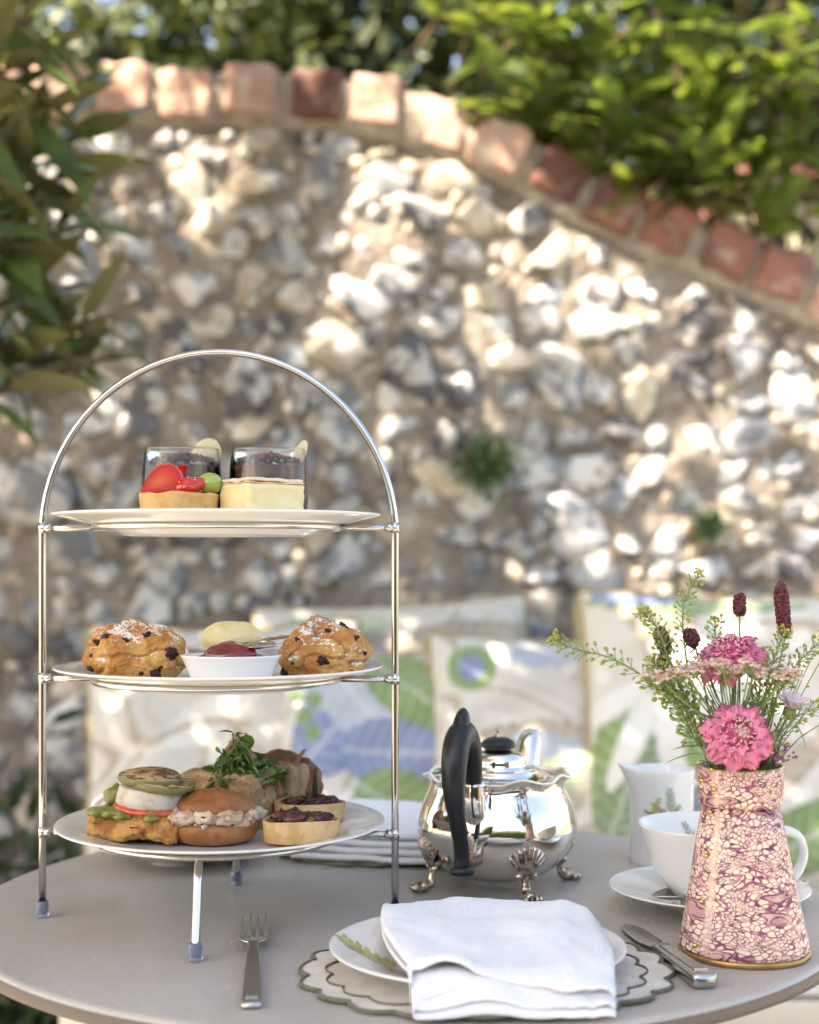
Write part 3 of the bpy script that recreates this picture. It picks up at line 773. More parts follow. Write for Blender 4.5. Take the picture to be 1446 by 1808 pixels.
# ------------------------------------------------------------------ three tier cake stand
SX, SD = -.146, 1.115
EZ = CZ
stand = thing('cake_stand', 'tall three tier wire cake stand of polished steel with arched handle', 'cake stand', (SX, SD, TZ), rz=math.radians(-2))
HS = .1355; wr_ = .0028
zt, zm, zb = .2987, .1836, .0653
pts = [(-HS, 0, .006), (-HS, 0, .1), (-HS, 0, .2), (-HS, 0, zt-.012)]
arc = [(-HS*math.cos(a), 0, zt-.006+HS*1.035*math.sin(a)) for a in np.linspace(0, math.pi, 41)]
MB().tube(pts+arc+[(HS, 0, zt-.012), (HS, 0, .2), (HS, 0, .1), (HS, 0, .006)], wr_, 14).build('arch_frame', M['steel'], stand)
RR = .0935
for zz in (zt, zm, zb):
    m = MB(); m.tube([(RR*math.cos(a), RR*math.sin(a), 0) for a in np.linspace(0, 2*math.pi, 72, endpoint=False)], .0024, 10, closed=True)
    rg = m.build('ring', M['steel'], stand, (0, 0, zz))
    for s in (-1, 1):
        MB().tube([(s*(RR-.001), 0, 0), (s*(HS-.0012), 0, 0)], .0026, 12).tube([(s*(HS-.007), 0, 0), (s*(HS-.0018), 0, 0)], .0036, 12).build('crossbar', M['steel'], rg)
        MB().tube([(s*HS, 0, -.004), (s*HS, 0, .004)], .0032, 12).build('joint', M['steel'], rg)
for s in (-1, 1):
    dx = -.004*s
    MB().tube(cr([(dx*.4, s*(RR-.010), zb-.001), (dx*.5, s*(RR+.000), zb-.0035), (dx*.7, s*(RR+.008), zb-.011), (dx*.8, s*(RR+.012), zb-.022), (dx, s*.118, .006)], 8), .0030, 12).build('leg', M['steel'], stand)
for (x, y) in ((-HS, 0), (HS, 0), (.004, -.118), (-.004, .118)):
    MB().lathe([(0, 0), (.0042, 0), (.0052, .001), (.0054, .004), (.0050, .0105), (.0044, .0125), (.0031, .0128), (.0031, .003), (0, .003)], 20).build('foot_cap', M['rubber'], stand, (x, y, 0))

def plate_mesh(R=.1245, name='plate'):
    k = R/.1245
    prof = [(0, .0022), (.066*k, .0022), (.069*k, 0), (.0725*k, 0), (.0745*k, .0022), (.093*k, .0078), (.115*k, .0128), (.1235*k, .0146), (.1250*k, .0155), (.1248*k, .0163), (.1235*k, .0166), (.116*k, .0152), (.095*k, .0102), (.078*k, .0055), (.070*k, .0044), (0, .0042)]
    return MB().lathe(prof, 128).mesh(name)
pm = plate_mesh(); pm.materials.append(M['china'])
PLZ = {}
for key, zz, lab in (('top', zt, 'round white plate on the top tier carrying the sweets and mousse pots'), ('mid', zm, 'round white plate on the middle tier carrying two scones and two dishes'), ('low', zb, 'round white plate on the lowest tier carrying the savouries')):
    ox = {'top': 0, 'mid': .0015, 'low': .0026}[key]
    o = link('plate', pm, None, None, (SX+ox, SD, TZ+zz-.0060)); tag(o, lab, 'plate', 'plates on the cake stand')
    PLZ[key] = TZ+zz-.0060+.0043

# ------------------------------------------------------------------ cutlery makers (along +x, handle end at origin, lying on z=0)
def strip(mb, secs, n=14, pw=.7):
    # secs: (x, y, z, halfwidth, halfthickness)
    vs = []; fs = []
    for (x, y, z, w, t) in secs:
        for k in range(n):
            a = 2*math.pi*k/n; c, s = math.cos(a), math.sin(a)
            vs.append((x, y+w*math.copysign(abs(c)**pw, c), z+t*math.copysign(abs(s)**pw, s)))
    m = len(secs)
    for i in range(m-1):
        for k in range(n): fs.append((i*n+k, i*n+(k+1) % n, (i+1)*n+(k+1) % n, (i+1)*n+k))
    fs.append(tuple(range(n-1, -1, -1))); fs.append(tuple((m-1)*n+k for k in range(n)))
    return mb.add(vs, fs)
def interp(keys, n):
    out = []
    xs = [k[0] for k in keys]
    for i in range(n):
        t = i/(n-1)
        u = xs[0]+(xs[-1]-xs[0])*t
        row = [float(np.interp(u, xs, [k[j] for k in keys])) for j in range(1, len(keys[0]))]
        out.append((u, *row))
    return out
def spoon(label, loc, rz, L=.135, rot=None, cat='teaspoon', group=None, wk=None):
    t = thing('teaspoon', label, cat, loc, rz, group, rot)
    k = L/.135; wk = wk or k
    h = [(0, .0010, .0022, .0008), (.003, .0010, .0046, .0011), (.03, .0022, .0036, .0012), (.07, .006, .0022, .0015), (.088, .0062, .0022, .0016), (.094, .0050, .0042, .0012)]
    strip(MB(), [(x*k, 0, z*k, w*wk, tt*wk) for x, z, w, tt in interp(h, 30)]).build('handle', M['cutlery'], t)
    def bf(u, v):
        x = .092+.043*u; ww = .0142*math.sin(math.pi*min(1, max(0, u))**.8)**.62 if 0 < u < 1 else .0012
        y = (2*v-1)*ww; dz = .0052*(1-(2*v-1)**2)*math.sin(math.pi*u)**.7
        return (x*k, y*wk, (.0060-.0012*u-dz)*k)
    MB().grid(22, 13, bf).build('bowl', M['cutlery'], t, solid=.0009)
    return t
# ------------------------------------------------------------------ food materials
M['pastry'] = mat('golden_shortcrust', (.66, .36, .11), .7, col2=(.72, .44, .16), ns=70, col3=(.42, .2, .06), ns3=40, lo3=.56, hi3=.75, bump=.3, bs=260, bd=.0012, sss=.1)
M['savoury'] = mat('pale_savoury_pastry', (.50, .29, .115), .7, col2=(.60, .40, .20), ns=60, col3=(.36, .18, .07), ns3=50, lo3=.6, hi3=.75, bump=.35, bs=250, bd=.0012)
M['straw'] = mat('strawberry_flesh', (.62, .018, .010), .18, col2=(.70, .06, .03), ns=60, lo=.5, hi=.75, bump=.3, bs=300, bd=.0008, coat=.7, sss=.2)
M['straw_cut'] = mat('strawberry_cut_face', (.7, .05, .02), .3, vcol=True, bump=.3, bs=200, bd=.0008, spec=.3)
M['grape'] = mat('green_grape', (.38, .44, .09), .12, coat=.6, sss=.4)
M['custard'] = mat('vanilla_custard', (.87, .67, .33), .5, col2=(.88, .72, .42), ns=50, bump=.35, bs=140, bd=.0016, sss=.25)
M['puff'] = mat('flaky_puff_pastry', (.66, .45, .24), .65, col2=(.76, .60, .40), ns=80, col3=(.46, .26, .12), ns3=110, lo3=.58, hi3=.7, bump=.5, bs=240, bd=.0016, stretch=(1, 1, 4))
M['icing'] = mat('pale_fondant_icing', (.80, .64, .49), .35, col2=(.74, .54, .38), ns=60, lo=.5, hi=.7, sss=.15)
M['mousse'] = mat('chocolate_mousse', (.20, .070, .040), .5, col2=(.25, .095, .055), ns=90, bump=.3, bs=200, bd=.001)
M['crumb'] = mat('chocolate_crumb', (.17, .066, .042), .8, col2=(.26, .11, .07), ns=120, bump=.4, bs=300, bd=.001)
M['wchoc'] = mat('white_chocolate', (.74, .60, .34), .4, sss=.2)
M['scone'] = mat('baked_scone_crust', (.47, .19, .045), .55, col2=(.66, .37, .11), ns=30, lo=.46, hi=.60, col3=(.27, .10, .03), ns3=30, lo3=.54, hi3=.70, bump=1.0, bs=240, bd=.0030, sss=.04)
# icing sugar dusted where the surface faces up
nt = M['scone'].node_tree; b_ = nt.nodes['Principled BSDF']; src = b_.inputs['Base Color'].links[0].from_socket
tc = nt.nodes.new('ShaderNodeTexCoord'); t1 = nt.nodes.new('ShaderNodeTexNoise'); t1.inputs['Scale'].default_value = 420; t1.inputs['Detail'].default_value = 3
t2 = nt.nodes.new('ShaderNodeTexNoise'); t2.inputs['Scale'].default_value = 55
nt.links.new(tc.outputs['Object'], t1.inputs[0]); nt.links.new(tc.outputs['Object'], t2.inputs[0])
sp = nt.nodes.new('ShaderNodeSeparateXYZ'); nt.links.new(tc.outputs['Normal'], sp.inputs[0])
def mth(nt, op, a, b):
    n = nt.nodes.new('ShaderNodeMath'); n.operation = op
    for i, v in enumerate((a, b)):
        if isinstance(v, (int, float)): n.inputs[i].default_value = v
        else: nt.links.new(v, n.inputs[i])
    return n.outputs[0]
q = mth(nt, 'ADD', mth(nt, 'MULTIPLY', t1.outputs['Fac'], 1.0), mth(nt, 'MULTIPLY', t2.outputs['Fac'], 1.1))
q = mth(nt, 'ADD', q, mth(nt, 'MULTIPLY', sp.outputs['Z'], .42))
mr = nt.nodes.new('ShaderNodeMapRange'); mr.inputs[1].default_value = 1.40; mr.inputs[2].default_value = 1.54; nt.links.new(q, mr.inputs[0])
mx = nt.nodes.new('ShaderNodeMix'); mx.data_type = 'RGBA'; nt.links.new(mr.outputs[0], mx.inputs['Factor']); nt.links.new(src, mx.inputs['A']); mx.inputs['B'].default_value = (.82, .79, .74, 1)
nt.links.new(mx.outputs['Result'], b_.inputs['Base Color'])
M['scone_in'] = mat('torn_scone_side', (.70, .44, .14), .7, col2=(.78, .60, .30), ns=40, bump=.6, bs=150, bd=.002)
M['currant'] = mat('baked_currant', (.030, .012, .009), .5, bump=.5, bs=400, bd=.001, spec=.3)
M['cream'] = mat('clotted_cream', (.80, .66, .31), .45, col2=(.84, .73, .43), ns=40, bump=.2, bs=120, bd=.001, sss=.25)
M['jam'] = mat('strawberry_jam', (.20, .010, .012), .1, col2=(.10, .004, .006), ns=70, bump=.5, bs=160, bd=.0015, coat=.8)
M['bun'] = mat('glazed_bun_crust', (.25, .085, .026), .42, col2=(.36, .15, .055), ns=40, lo=.42, hi=.68, col3=(.24, .08, .025), ns3=90, lo3=.56, hi3=.75, bump=.55, bs=260, bd=.0018)
M['chicken'] = mat('creamy_chicken', (.60, .48, .36), .4, col2=(.42, .28, .18), ns=80, col3=(.30, .16, .08), ns3=120, lo3=.66, hi3=.74, bump=.4, bs=160, bd=.0015, sss=.15)
M['herb'] = mat('dark_herb', (.025, .035, .016), .5)
M['bread'] = mat('seeded_bread_crumb', (.46, .30, .16), .9, col2=(.33, .20, .10), ns=60, col3=(.30, .17, .08), ns3=170, lo3=.64, hi3=.7, bump=.9, bs=190, bd=.0025)
M['crust'] = mat('brown_bread_crust', (.17, .062, .03), .6, col2=(.25, .10, .045), ns=50, bump=.4, bs=150, bd=.0015)
M['toast'] = mat('toasted_bread', (.54, .28, .075), .75, col2=(.34, .13, .03), ns=60, lo=.45, hi=.58, col3=(.05, .022, .012), ns3=26, lo3=.58, hi3=.70, bump=1.0, bs=150, bd=.003)
M['avocado'] = mat('mashed_avocado', (.16, .17, .035), .4, col2=(.26, .26, .065), ns=90, bump=.6, bs=140, bd=.0025)
M['tomato'] = mat('tomato_slice', (.56, .055, .02), .2, col2=(.66, .14, .05), ns=60, coat=.4, sss=.15)
M['goat'] = mat('goat_cheese', (.58, .51, .43), .55, col2=(.46, .34, .25), ns=90, lo=.48, hi=.75, bump=.6, bs=150, bd=.0015, sss=.25)
M['grilled'] = mat('grilled_courgette', (.46, .33, .16), .45, col2=(.12, .045, .02), ns=120, lo=.47, hi=.58, bump=.3, bs=160, bd=.0012)
M['courg_skin'] = mat('courgette_skin', (.16, .15, .05), .4)
M['micro'] = mat('micro_leaf', (.085, .15, .035), .4, rand=.4, transl=.25)
M['microstem'] = mat('micro_leaf_stalk', (.20, .25, .09), .4)
M['roastveg'] = mat('roasted_aubergine', (.045, .016, .018), .3, col2=(.17, .05, .03), ns=70, bump=.4, bs=150, bd=.001)
M['ham'] = mat('cured_meat', (.30, .11, .06), .35, col2=(.42, .2, .12), ns=45, bump=.3, bs=120, bd=.001)

def on(key, px, d, py=None):
    # a spot on a tier plate at photograph column px and distance d
    return Vector(((px-723)/F*d, d, PLZ[key]))

# ------------------------------------------------------------------ top tier: mousse pots, fruit tart, vanilla slice
def smooth_(p, n=5): return [(q.x, q.y) for q in cr([(a, b, 0) for a, b in p], n)]
def pot(label, px, d, seed):
    p = on('top', px, d); t = thing('mousse_pot', label, 'dessert pot', p, .3*seed, 'chocolate mousse pots')
    H = .0652
    MB().lathe(smooth_([(.0001, .0004), (.020, .0006), (.0265, .003), (.0305, .012), (.0318, .03), (.0311, .05), (.0300, .060), (.0291, H)], 5), 64).build('glass', M['glass'], t)
    MB().lathe(smooth_([(.0001, .0085), (.0178, .0094), (.0250, .0155), (.0270, .03), (.0276, .05), (.0276, .058), (.0282, H-.0008)], 5), 64).build('inner_glass', M['glass'], t)
    MB().tube([(.0287*math.cos(a), .0287*math.sin(a), H) for a in np.linspace(0, 2*math.pi, 64, endpoint=False)], .0007, 8, closed=True).build('rim', M['glass_rim'], t)
    rr = random.Random(seed)
    MB().lathe([(0, .0105), (.0172, .0112), (.0240, .0165), (.0262, .030), (.0268, .0515), (.0255, .0525), (0, .053)], 48).build('mousse', M['mousse'], t)
    cm = MB()
    for k in range(170):
        a = rr.uniform(0, 6.28); r = .0255*math.sqrt(rr.random()); s = rr.uniform(.0010, .0028)
        cm.ell((r*math.cos(a), r*math.sin(a), .0525+.0065*(1-(r/.027)**2)+rr.uniform(0, .0035)), (s, s*rr.uniform(.7, 1.2), s*.8), 1, s*.5, 500, k)
    stuff(cm.build('crumb', M['crumb'], t))
    return t
p1 = pot('glass of chocolate mousse standing behind the strawberry tart', 322, 1.165, 1)
p2 = pot('glass of chocolate mousse standing behind the vanilla slice', 475, 1.17, 2)
def biscuit(label, px, py0, py1, d, wpx, tilt, yaw):
    h = (py1-py0)/F*d; w = wpx/F*d
    Mx = TR(0, 0, 0) @ RY(tilt)
    o = MB().blob(3, lambda v: (v.x*w/2, v.y*.0022, (v.z if v.z < 0 else v.z)*h/2*1.0), Mx).build('chocolate_petal', M['wchoc'], None, W(px, (py0+py1)/2, d), (0, 0, yaw))
    tag(o, label, 'garnish', 'white chocolate petals'); return o
biscuit('broad white chocolate petal standing in the mousse behind the strawberries', 364, 772, 842, 1.170, 52, .42, .1)
biscuit('narrow white chocolate petal standing in the mousse behind the vanilla slice', 528, 774, 838, 1.176, 22, .42, .3)

d0 = 1.068; tp = on('top', 316, d0)
tart = thing('fruit_tart', 'small golden fruit tart piled with strawberries and a green grape', 'tart', tp)
def tfn(r, z, a):
    k = 1+.012*math.sin(3*a+1)+.01*nz((math.cos(a), math.sin(a), z*40), 2, 3, 4)
    return (r*k*math.cos(a), r*k*math.sin(a), z*(1+.05*nz((math.cos(a), math.sin(a), 0), 1.5, 2, 6)))
MB().lathe([(0, 0), (.0235, 0), (.0255, .0015), (.0275, .012), (.0290, .0265), (.0288, .0292), (.0270, .0298), (.0258, .0285), (.0245, .024), (0, .023)], 64, tfn).build('shell', M['pastry'], tart)
MB().ell((0, 0, .0235), (.0250, .025, .0045), 3, .0015, 90, 2).build('custard', M['custard'], tart)
def berry(name, loc, rot, L, w, half=True, flat=-.1):
    # heart shaped strawberry, cut flat on its -y side
    def fn(v):
        t = (v.z+1)/2
        k = (1-.80*t**1.35)
        y = v.y
        if half and y < flat: y = flat
        return (v.x*w/2*k, y*w/2*k, v.z*L/2)
    Mx = Matrix.LocRotScale(Vector(loc), None, None) @ rot
    o = MB().blob(4, fn, Mx).build(name, M['straw'], tart)
    if half:
        def cf(u, v):
            a = 2*math.pi*u; r = v*.93
            z = r*math.sin(a); x = r*math.cos(a); t = (z+1)/2
            return Mx @ Vector((x*w/2*(1-.80*t**1.35)*.97, flat*w/2-.0003, z*L/2))
        cfo = MB().grid(48, 12, cf).build('cut_face', M['straw_cut'], o)
        ca = cfo.data.color_attributes.new('Col', 'FLOAT_COLOR', 'POINT')
        for i in range(48):
            for j in range(12):
                v_ = j/11; st = .5+.5*math.sin(i*2.3)
                k_ = max(0, 1-v_/.75)*(.75+.25*st)
                ca.data[i*12+j].color = (.52+.16*k_-.10*max(0, v_-.75)/.25, .022+.10*k_-.015*max(0, v_-.8)/.2, .009+.035*k_, 1)
    return o
berry('strawberry', (-.0115, -.0105, .0395), RZ(-.12) @ RX(-.22) @ RY(-2.15), .035, .033)
berry('strawberry', (-.006, .008, .0435), RZ(.3) @ RX(.1) @ RY(.75), .032, .028)
bq_ = berry('strawberry', (.0125, -.008, .0365), RZ(.35) @ RX(-.5) @ RY(1.15), .030, .021, False)
sd_ = MB()
for i_, v_ in enumerate(bq_.data.vertices):
    if i_ % 37 == 0: sd_.ell(v_.co, (.0006, .0005, .0008), 1)
sd_.build('seed', M['custard'], bq_)
berry('strawberry', (.010, .009, .037), RZ(1.2) @ RY(1.0), .028, .022)
MB().ell((.0225, .002, .0385), (.0098, .0105, .0095), 3).build('grape_half', M['grape'], tart)

tart.scale = (1, 1, .86)
sp_ = on('top', 464, 1.068); vs_ = thing('vanilla_slice', 'square vanilla custard slice between flaky pastry sheets', 'cake slice', sp_, math.radians(39))
lx, ly = .048, .039
MB().rbox((lx+.001, ly+.001, .0325), 14, .003, .0014, 110, 3, TR(0, 0, .0212)).build('custard', M['custard'], vs_)
def flaky(z0, n, seed, amp):
    rr = random.Random(seed); mb = MB()
    for k in range(n):
        e = rr.uniform(-.0022, -.0006)
        mb.rbox((lx+.001+e, ly+.001+e, .0016), 14, .0007, .0008, 160, seed+k, TR(rr.uniform(-.0008, .0008), rr.uniform(-.0008, .0008), z0+k*.0017) @ RZ(rr.uniform(-.03, .03)),
                fn=lambda p, k=k: (p[0], p[1], p[2]+amp*nz((p[0], p[1], k), 55, 3, seed)))
    return mb
flaky(.0012, 3, 5, .0012).build('pastry_sheet', M['puff'], vs_)
flaky(.0378, 1, 9, .0014).build('pastry_sheet', M['puff'], vs_)
MB().rbox((lx-.0005, ly-.0005, .0034), 16, .0014, .0006, 120, 4, TR(0, 0, .0404), fn=lambda p: (p[0], p[1], p[2]+.0016*nz((p[0], p[1], 0), 45, 2, 3))).build('icing', M['icing'], vs_)
vs_.scale = (1, 1, .86)
spoon('teaspoon lying on the top tier plate, only its handle end over the left rim', (SX-.103, SD-.050, PLZ['top']+.0118), .9, .12, rot=(0, .06, .95))

# ------------------------------------------------------------------ middle tier: scones, cream, jam
def scone(label, px, d, w, dp, h, seed, rz, curr, peak):
    t = thing('scone', label, 'scone', on('mid', px, d), rz, 'fruit scones')
    def fn(v):
        s = lambda a, e: math.copysign(abs(a)**e, a)
        z = v.z
        rx = .80 if z > 0 else .9
        x = s(v.x, .82)*w/2; y = s(v.y, .82)*dp/2
        zz = (max(-.62, z)+.62)/1.62*h
        k = 1+.03*math.sin(9*z+seed)
        q = Vector((x*k, y*k, zz))
        q.z += peak[2]*math.exp(-((x-peak[0])**2+(y-peak[1])**2)/(.012**2))*(1 if z > 0 else 0)
        n = v.copy()
        crack = abs(nz((x, y, zz*1.6), 26, 2, seed+3))
        dsp = .0042*nz(q, 38, 2, seed)+.0014*nz(q, 130, 3, seed+2)+.0008*nz(q, 420, 3, seed+4)-.0036*max(0, .12-crack)/.12
        q += n*dsp*(1 if z > -.6 else .2)
        if zz <= .0005: q.z = 0
        q.z = max(0, q.z)
        return q
    body = MB().blob(6, fn).build('crust', M['scone'], t)
    bvh_src = [Vector(x.co) for x in body.data.vertices]; nrm = [Vector(x.normal) for x in body.data.vertices]
    rr = random.Random(seed)
    dirs = {}
    for (cx, cz, s) in curr:                # x and height as seen from the front
        best = min(range(len(bvh_src)), key=lambda i: (bvh_src[i].x-cx)**2+(bvh_src[i].z-cz)**2+(1 if nrm[i].y > 0 else 0)+bvh_src[i].y*.0005)
        p = bvh_src[best]
        MB().ell((0, 0, 0), (s, s*.55, s*rr.uniform(.5, .8)), 3, s*.35, 300, rr.random()*40).build('currant', M['currant'], t, p+Vector((0, .0016, 0)), (rr.uniform(-.4, .4), rr.uniform(-1, 1), rr.uniform(-.3, .3)))
    return t
sc1 = scone('golden fruit scone dusted with icing sugar, left of the jam dish', 242, 1.115, .076, .066, .0405, 3, 0,
      [(-.026, .026, .004), (-.020, .031, .004), (-.012, .026, .0022), (-.030, .006, .0042), (-.029, .016, .003), (-.004, .030, .0034), (.018, .006, .0052), (.008, .006, .003), (.029, .020, .0058), (.012, .034, .004), (.022, .012, .003)], (-.004, .006, .003))
sc1.location.z += .003; sc1.rotation_euler.y = .05
sc2 = scone('peaked fruit scone with dark berries, right of the jam dish', 578, 1.115, .070, .064, .038, 8, 0,
      [(.000, .013, .0056), (.006, .034, .0040), (.017, .037, .0042), (.026, .027, .004), (-.018, .030, .003), (-.030, .006, .0045), (.030, .014, .003), (-.022, .014, .0025)], (-.006, .006, .010))
sc2.location.z += .0045; sc2.rotation_euler.y = -.10
def dish(label, px, d, w, dp, h, group='small white dishes'):
    t = thing('sauce_dish', label, 'dish', on('mid', px, d), 0, group)
    def fn(r, z, a):
        return (r*w/2*math.cos(a), r*dp/2*math.sin(a), z*h)
    MB().lathe([(0, 0), (.70, 0), (.74, .03), (.80, .25), (.90, .65), (.975, .90), (1.0, .96), (.995, 1.0), (.96, 1.0), (.92, .93), (.84, .65), (.76, .3), (.66, .12), (0, .10)], 72, fn).build('bowl', M['china'], t)
    return t
jd = dish('oval white dish of red strawberry jam between the scones', 409, 1.060, .0735, .056, .0235)
MB().ell((0, 0, .0165), (.029, .0225, .0100), 4, .0012, 120, 2).build('jam', M['jam'], jd)
MB().ell((.000, -.001, .0225), (.0195, .0165, .0105), 4, .0014, 110, 5).build('jam', M['jam'], jd)
cd = dish('oval white dish of clotted cream behind the jam', 414, 1.158, .0765, .056, .0235)
def quen(v):
    q = Vector((v.x*.0248, v.y*.016, v.z*.0150)); 
    return q+v*(.0014*nz(q, 60, 3, 3))
MB().blob(5, quen).build('cream', M['cream'], cd, (-.002, 0, .0295), (0, -.06, .1))
MB().ell((-.021, -.001, .021), (.009, .009, .004), 3, .002, 150, 4).build('cream', M['cream'], cd)
def spoon_between(label, A, B):
    v = B-A; L_ = v.length
    t = spoon(label, A, 0, L_, wk=.92); t.rotation_euler = v.to_track_quat('X', 'Z').to_euler(); return t
spoon_between('teaspoon leaning out of the jam dish, handle towards the right scone', W(506, 1124, 1.125), W(446, 1148, 1.052))
spoon_between('teaspoon leaning out of the cream dish, handle behind the right scone', W(520, 1134, 1.20), W(446, 1146, 1.150))

# ------------------------------------------------------------------ lowest tier: savouries
# slider bun
bp = on('low', 379, 1.092); bunt = thing('chicken_bun', 'glossy brown bun filled with creamy chicken, front centre of the lowest tier', 'sandwich', bp)
def bl(r, z, a): 
    k = 1+.02*nz((math.cos(a)*2, math.sin(a)*2, z*30), 1.2, 3, 2); return (r*k*math.cos(a), r*k*.94*math.sin(a), z)
MB().lathe([(0, 0), (.022, 0), (.029, .0025), (.0328, .008), (.0335, .0125), (.0322, .0165), (.028, .0178), (0, .018)], 72, bl).build('bun_base', M['bun'], bunt)
def bt(v):
    q = Vector((v.x*.0312, v.y*.030, (v.z if v.z > 0 else v.z*.22)*.0152))
    return q+v*(.0016*nz(q, 45, 3, 5)+.0007*nz(q, 190, 3, 6))
MB().blob(5, bt).build('bun_lid', M['bun'], bunt, (-.0005, .001, .0236), (-.08, .03, 0))
fm = MB(); rr = random.Random(5)
for k in range(64):
    a = -math.pi/2+rr.uniform(-2.0, 2.0); r = rr.uniform(.020, .0305); s = rr.uniform(.0045, .009)
    fm.ell((r*math.cos(a), r*math.sin(a)*.95, .0190+rr.uniform(-.002, .004)), (s*1.3, s*.9, s*.6), 3, s*.5, 210, k)
fm.build('chicken_filling', M['chicken'], bunt)
hm = MB()
for k in range(26):
    a = -math.pi/2+rr.uniform(-1.3, 1.3); r = .0325
    hm.ell((r*math.cos(a), r*math.sin(a)*.98, .019+rr.uniform(-.003, .005)), (rr.uniform(.0006, .0018), .0006, rr.uniform(.0004, .0009)), 1)
stuff(hm.build('herb_fleck', M['herb'], bunt))

# goat cheese toast
gp = on('low', 258, 1.098); gt = thing('goat_cheese_toast', 'toast stacked with mashed avocado, tomato, goat cheese and grilled courgette', 'open sandwich', gp+Vector((0, 0, .002)), rot=(0, .05, math.radians(-8)))
def toastf(p): return (p[0], p[1], p[2]+.0028*nz((p[0], p[1], 0), 40, 2, 6)+.0026*nz(p, 260, 3, 2))
MB().rbox((.070, .056, .0185), 18, .005, .0022, 85, 7, TR(-.003, 0, .0108), fn=toastf).build('toast', M['toast'], gt)
av = MB()
for k in range(46):
    x = rr.uniform(-.030, .024); y = rr.uniform(-.026, .022); s = rr.uniform(.005, .009)
    av.ell((x, y, .0205), (s, s, s*.40), 3, s*.45, 150, k)
av.ell((-.026, .004, .028), (.009, .010, .008), 3, .003, 160, 9)
av.build('avocado', M['avocado'], gt)
def tomf(r, z, a): return (r*math.cos(a), r*math.sin(a), z)
MB().lathe([(0, -.002), (.0265, -.002), (.0285, 0), (.0265, .002), (0, .002)], 48, tomf).build('tomato_slice', M['tomato'], gt, (.004, -.003, .0240), (.04, .04, 0))
def gof(r, z, a):
    k = 1+.05*nz((math.cos(a)*2, math.sin(a)*2, z*90), 1.6, 4, 3); return (r*k*math.cos(a), r*k*math.sin(a), z)
MB().lathe([(0, 0), (.0255, 0), (.0268, .0025), (.0264, .009), (.0250, .0158), (.0246, .0172), (.0238, .0178), (.0225, .0180), (.012, .0182), (0, .0183)], 64, gof).build('goat_cheese', M['goat'], gt, (.004, -.001, .0250), (.03, .02, 0)).scale = (1, 1, .80)
def cou(name, loc, rot, r=.0235):
    o = MB().lathe([(0, -.0025), (r-.001, -.0025), (r, 0), (r-.001, .0025), (0, .0028)], 40, lambda rr_, z, a: (rr_*(1+.03*math.sin(2*a))*math.cos(a), rr_*math.sin(a), z+.0008*math.sin(2*a+1)*rr_/r)).build(name, M['grilled'], gt, loc, rot)
    MB().lathe([(r-.0003, -.0024), (r+.0005, -.001), (r+.0005, .001), (r-.0003, .0024)], 40, lambda rr_, z, a: (rr_*(1+.03*math.sin(2*a))*math.cos(a), rr_*math.sin(a), z+.0008*math.sin(2*a+1)*rr_/r)).build('skin', M['courg_skin'], o)
cou('courgette_slice', (.013, -.004, .0412), (.02, .04, .3)); cou('courgette_slice', (.001, .000, .0450), (.05, -.06, 1.2))

# tall bread sandwich with micro leaves
bpz = on('low', 413, 1.160); bs2 = thing('bread_sandwich', 'tall seeded bread sandwich standing behind the bun', 'sandwich', bpz, math.radians(-28))
MB().rbox((.066, .040, .0440), 22, .0045, .0030, 140, 3, TR(0, -.006, .022)).build('bread_slice', M['bread'], bs2)
MB().rbox((.066, .010, .0400), 14, .004, .003, 90, 5, TR(0, .0195, .0205)).build('filling', M['ham'], bs2)
MB().rbox((.068, .030, .0440), 16, .004, .0022, 120, 6, TR(.004, .040, .023)).build('bread_slice', M['bread'], bs2)
MB().ell((0, 0, 0), (.037, .016, .030), 5, .005, 45, 8).build('crust', M['crust'], bs2, (.010, .060, .0235))
hmm = MB()
def hamf(u, v): return (-.030+.066*u, .02+.032*v, .047+.010*math.sin(5*u+2*v)*(.5+v)+.004*nz((u*3, v*3, 0), 2, 2, 3))
hmm.grid(24, 14, hamf); hmm.build('cured_meat', M['ham'], bs2, solid=.0018)

mg = thing('micro_leaves', 'heap of green micro leaves with pale stalks on top of the bread sandwich', 'salad garnish', W(428, 1393, 1.150))
mleaf = [MB().lathe([(0, 0), (.5, .03), (.8, .09), (.95, .12), (1.0, .10)], 9, lambda r, z, a: (.5+.5*r*math.cos(a), .42*r*math.sin(a), z-.1*math.cos(2*a)*r*r)).mesh('leaf'), small_leaf(1, .75, .2, .3, 5).mesh('leaf')]
for me in mleaf: me.materials.append(M['micro'])
rr = random.Random(12); sm_ = MB()
for k in range(165):
    big_ = rr.random()
    a = rr.uniform(0, 6.28); r = .030*math.sqrt(rr.random())
    hgt = .040*(1-(r/.034)**1.3)*rr.uniform(.15, 1.0)+rr.uniform(0, .006)
    p = Vector((r*math.cos(a)*.95+.006*(.03-hgt)*0, r*math.sin(a)*.7, hgt))
    if k < 8: p = Vector((rr.uniform(-.008, .012), rr.uniform(-.01, .01), rr.uniform(.030, .044)))
    b0 = Vector((p.x*.4+rr.gauss(0, .006), p.y*.4, rr.uniform(-.003, .004)))
    mid = (b0+p)/2+Vector((rr.gauss(0, .006), rr.gauss(0, .006), rr.uniform(0, .008)))
    sm_.tube(cr([b0, mid, p], 4), rr.uniform(.0006, .0011), 5)
    s = rr.uniform(.007, .0135)
    o = link('leaf', mleaf[k % 2], None, mg, p, (rr.uniform(-.9, .9), rr.uniform(-.7, .9), rr.uniform(0, 6.28))); o.scale = (s, s, s)
stuff(sm_.build('stalk', M['microstem'], mg))

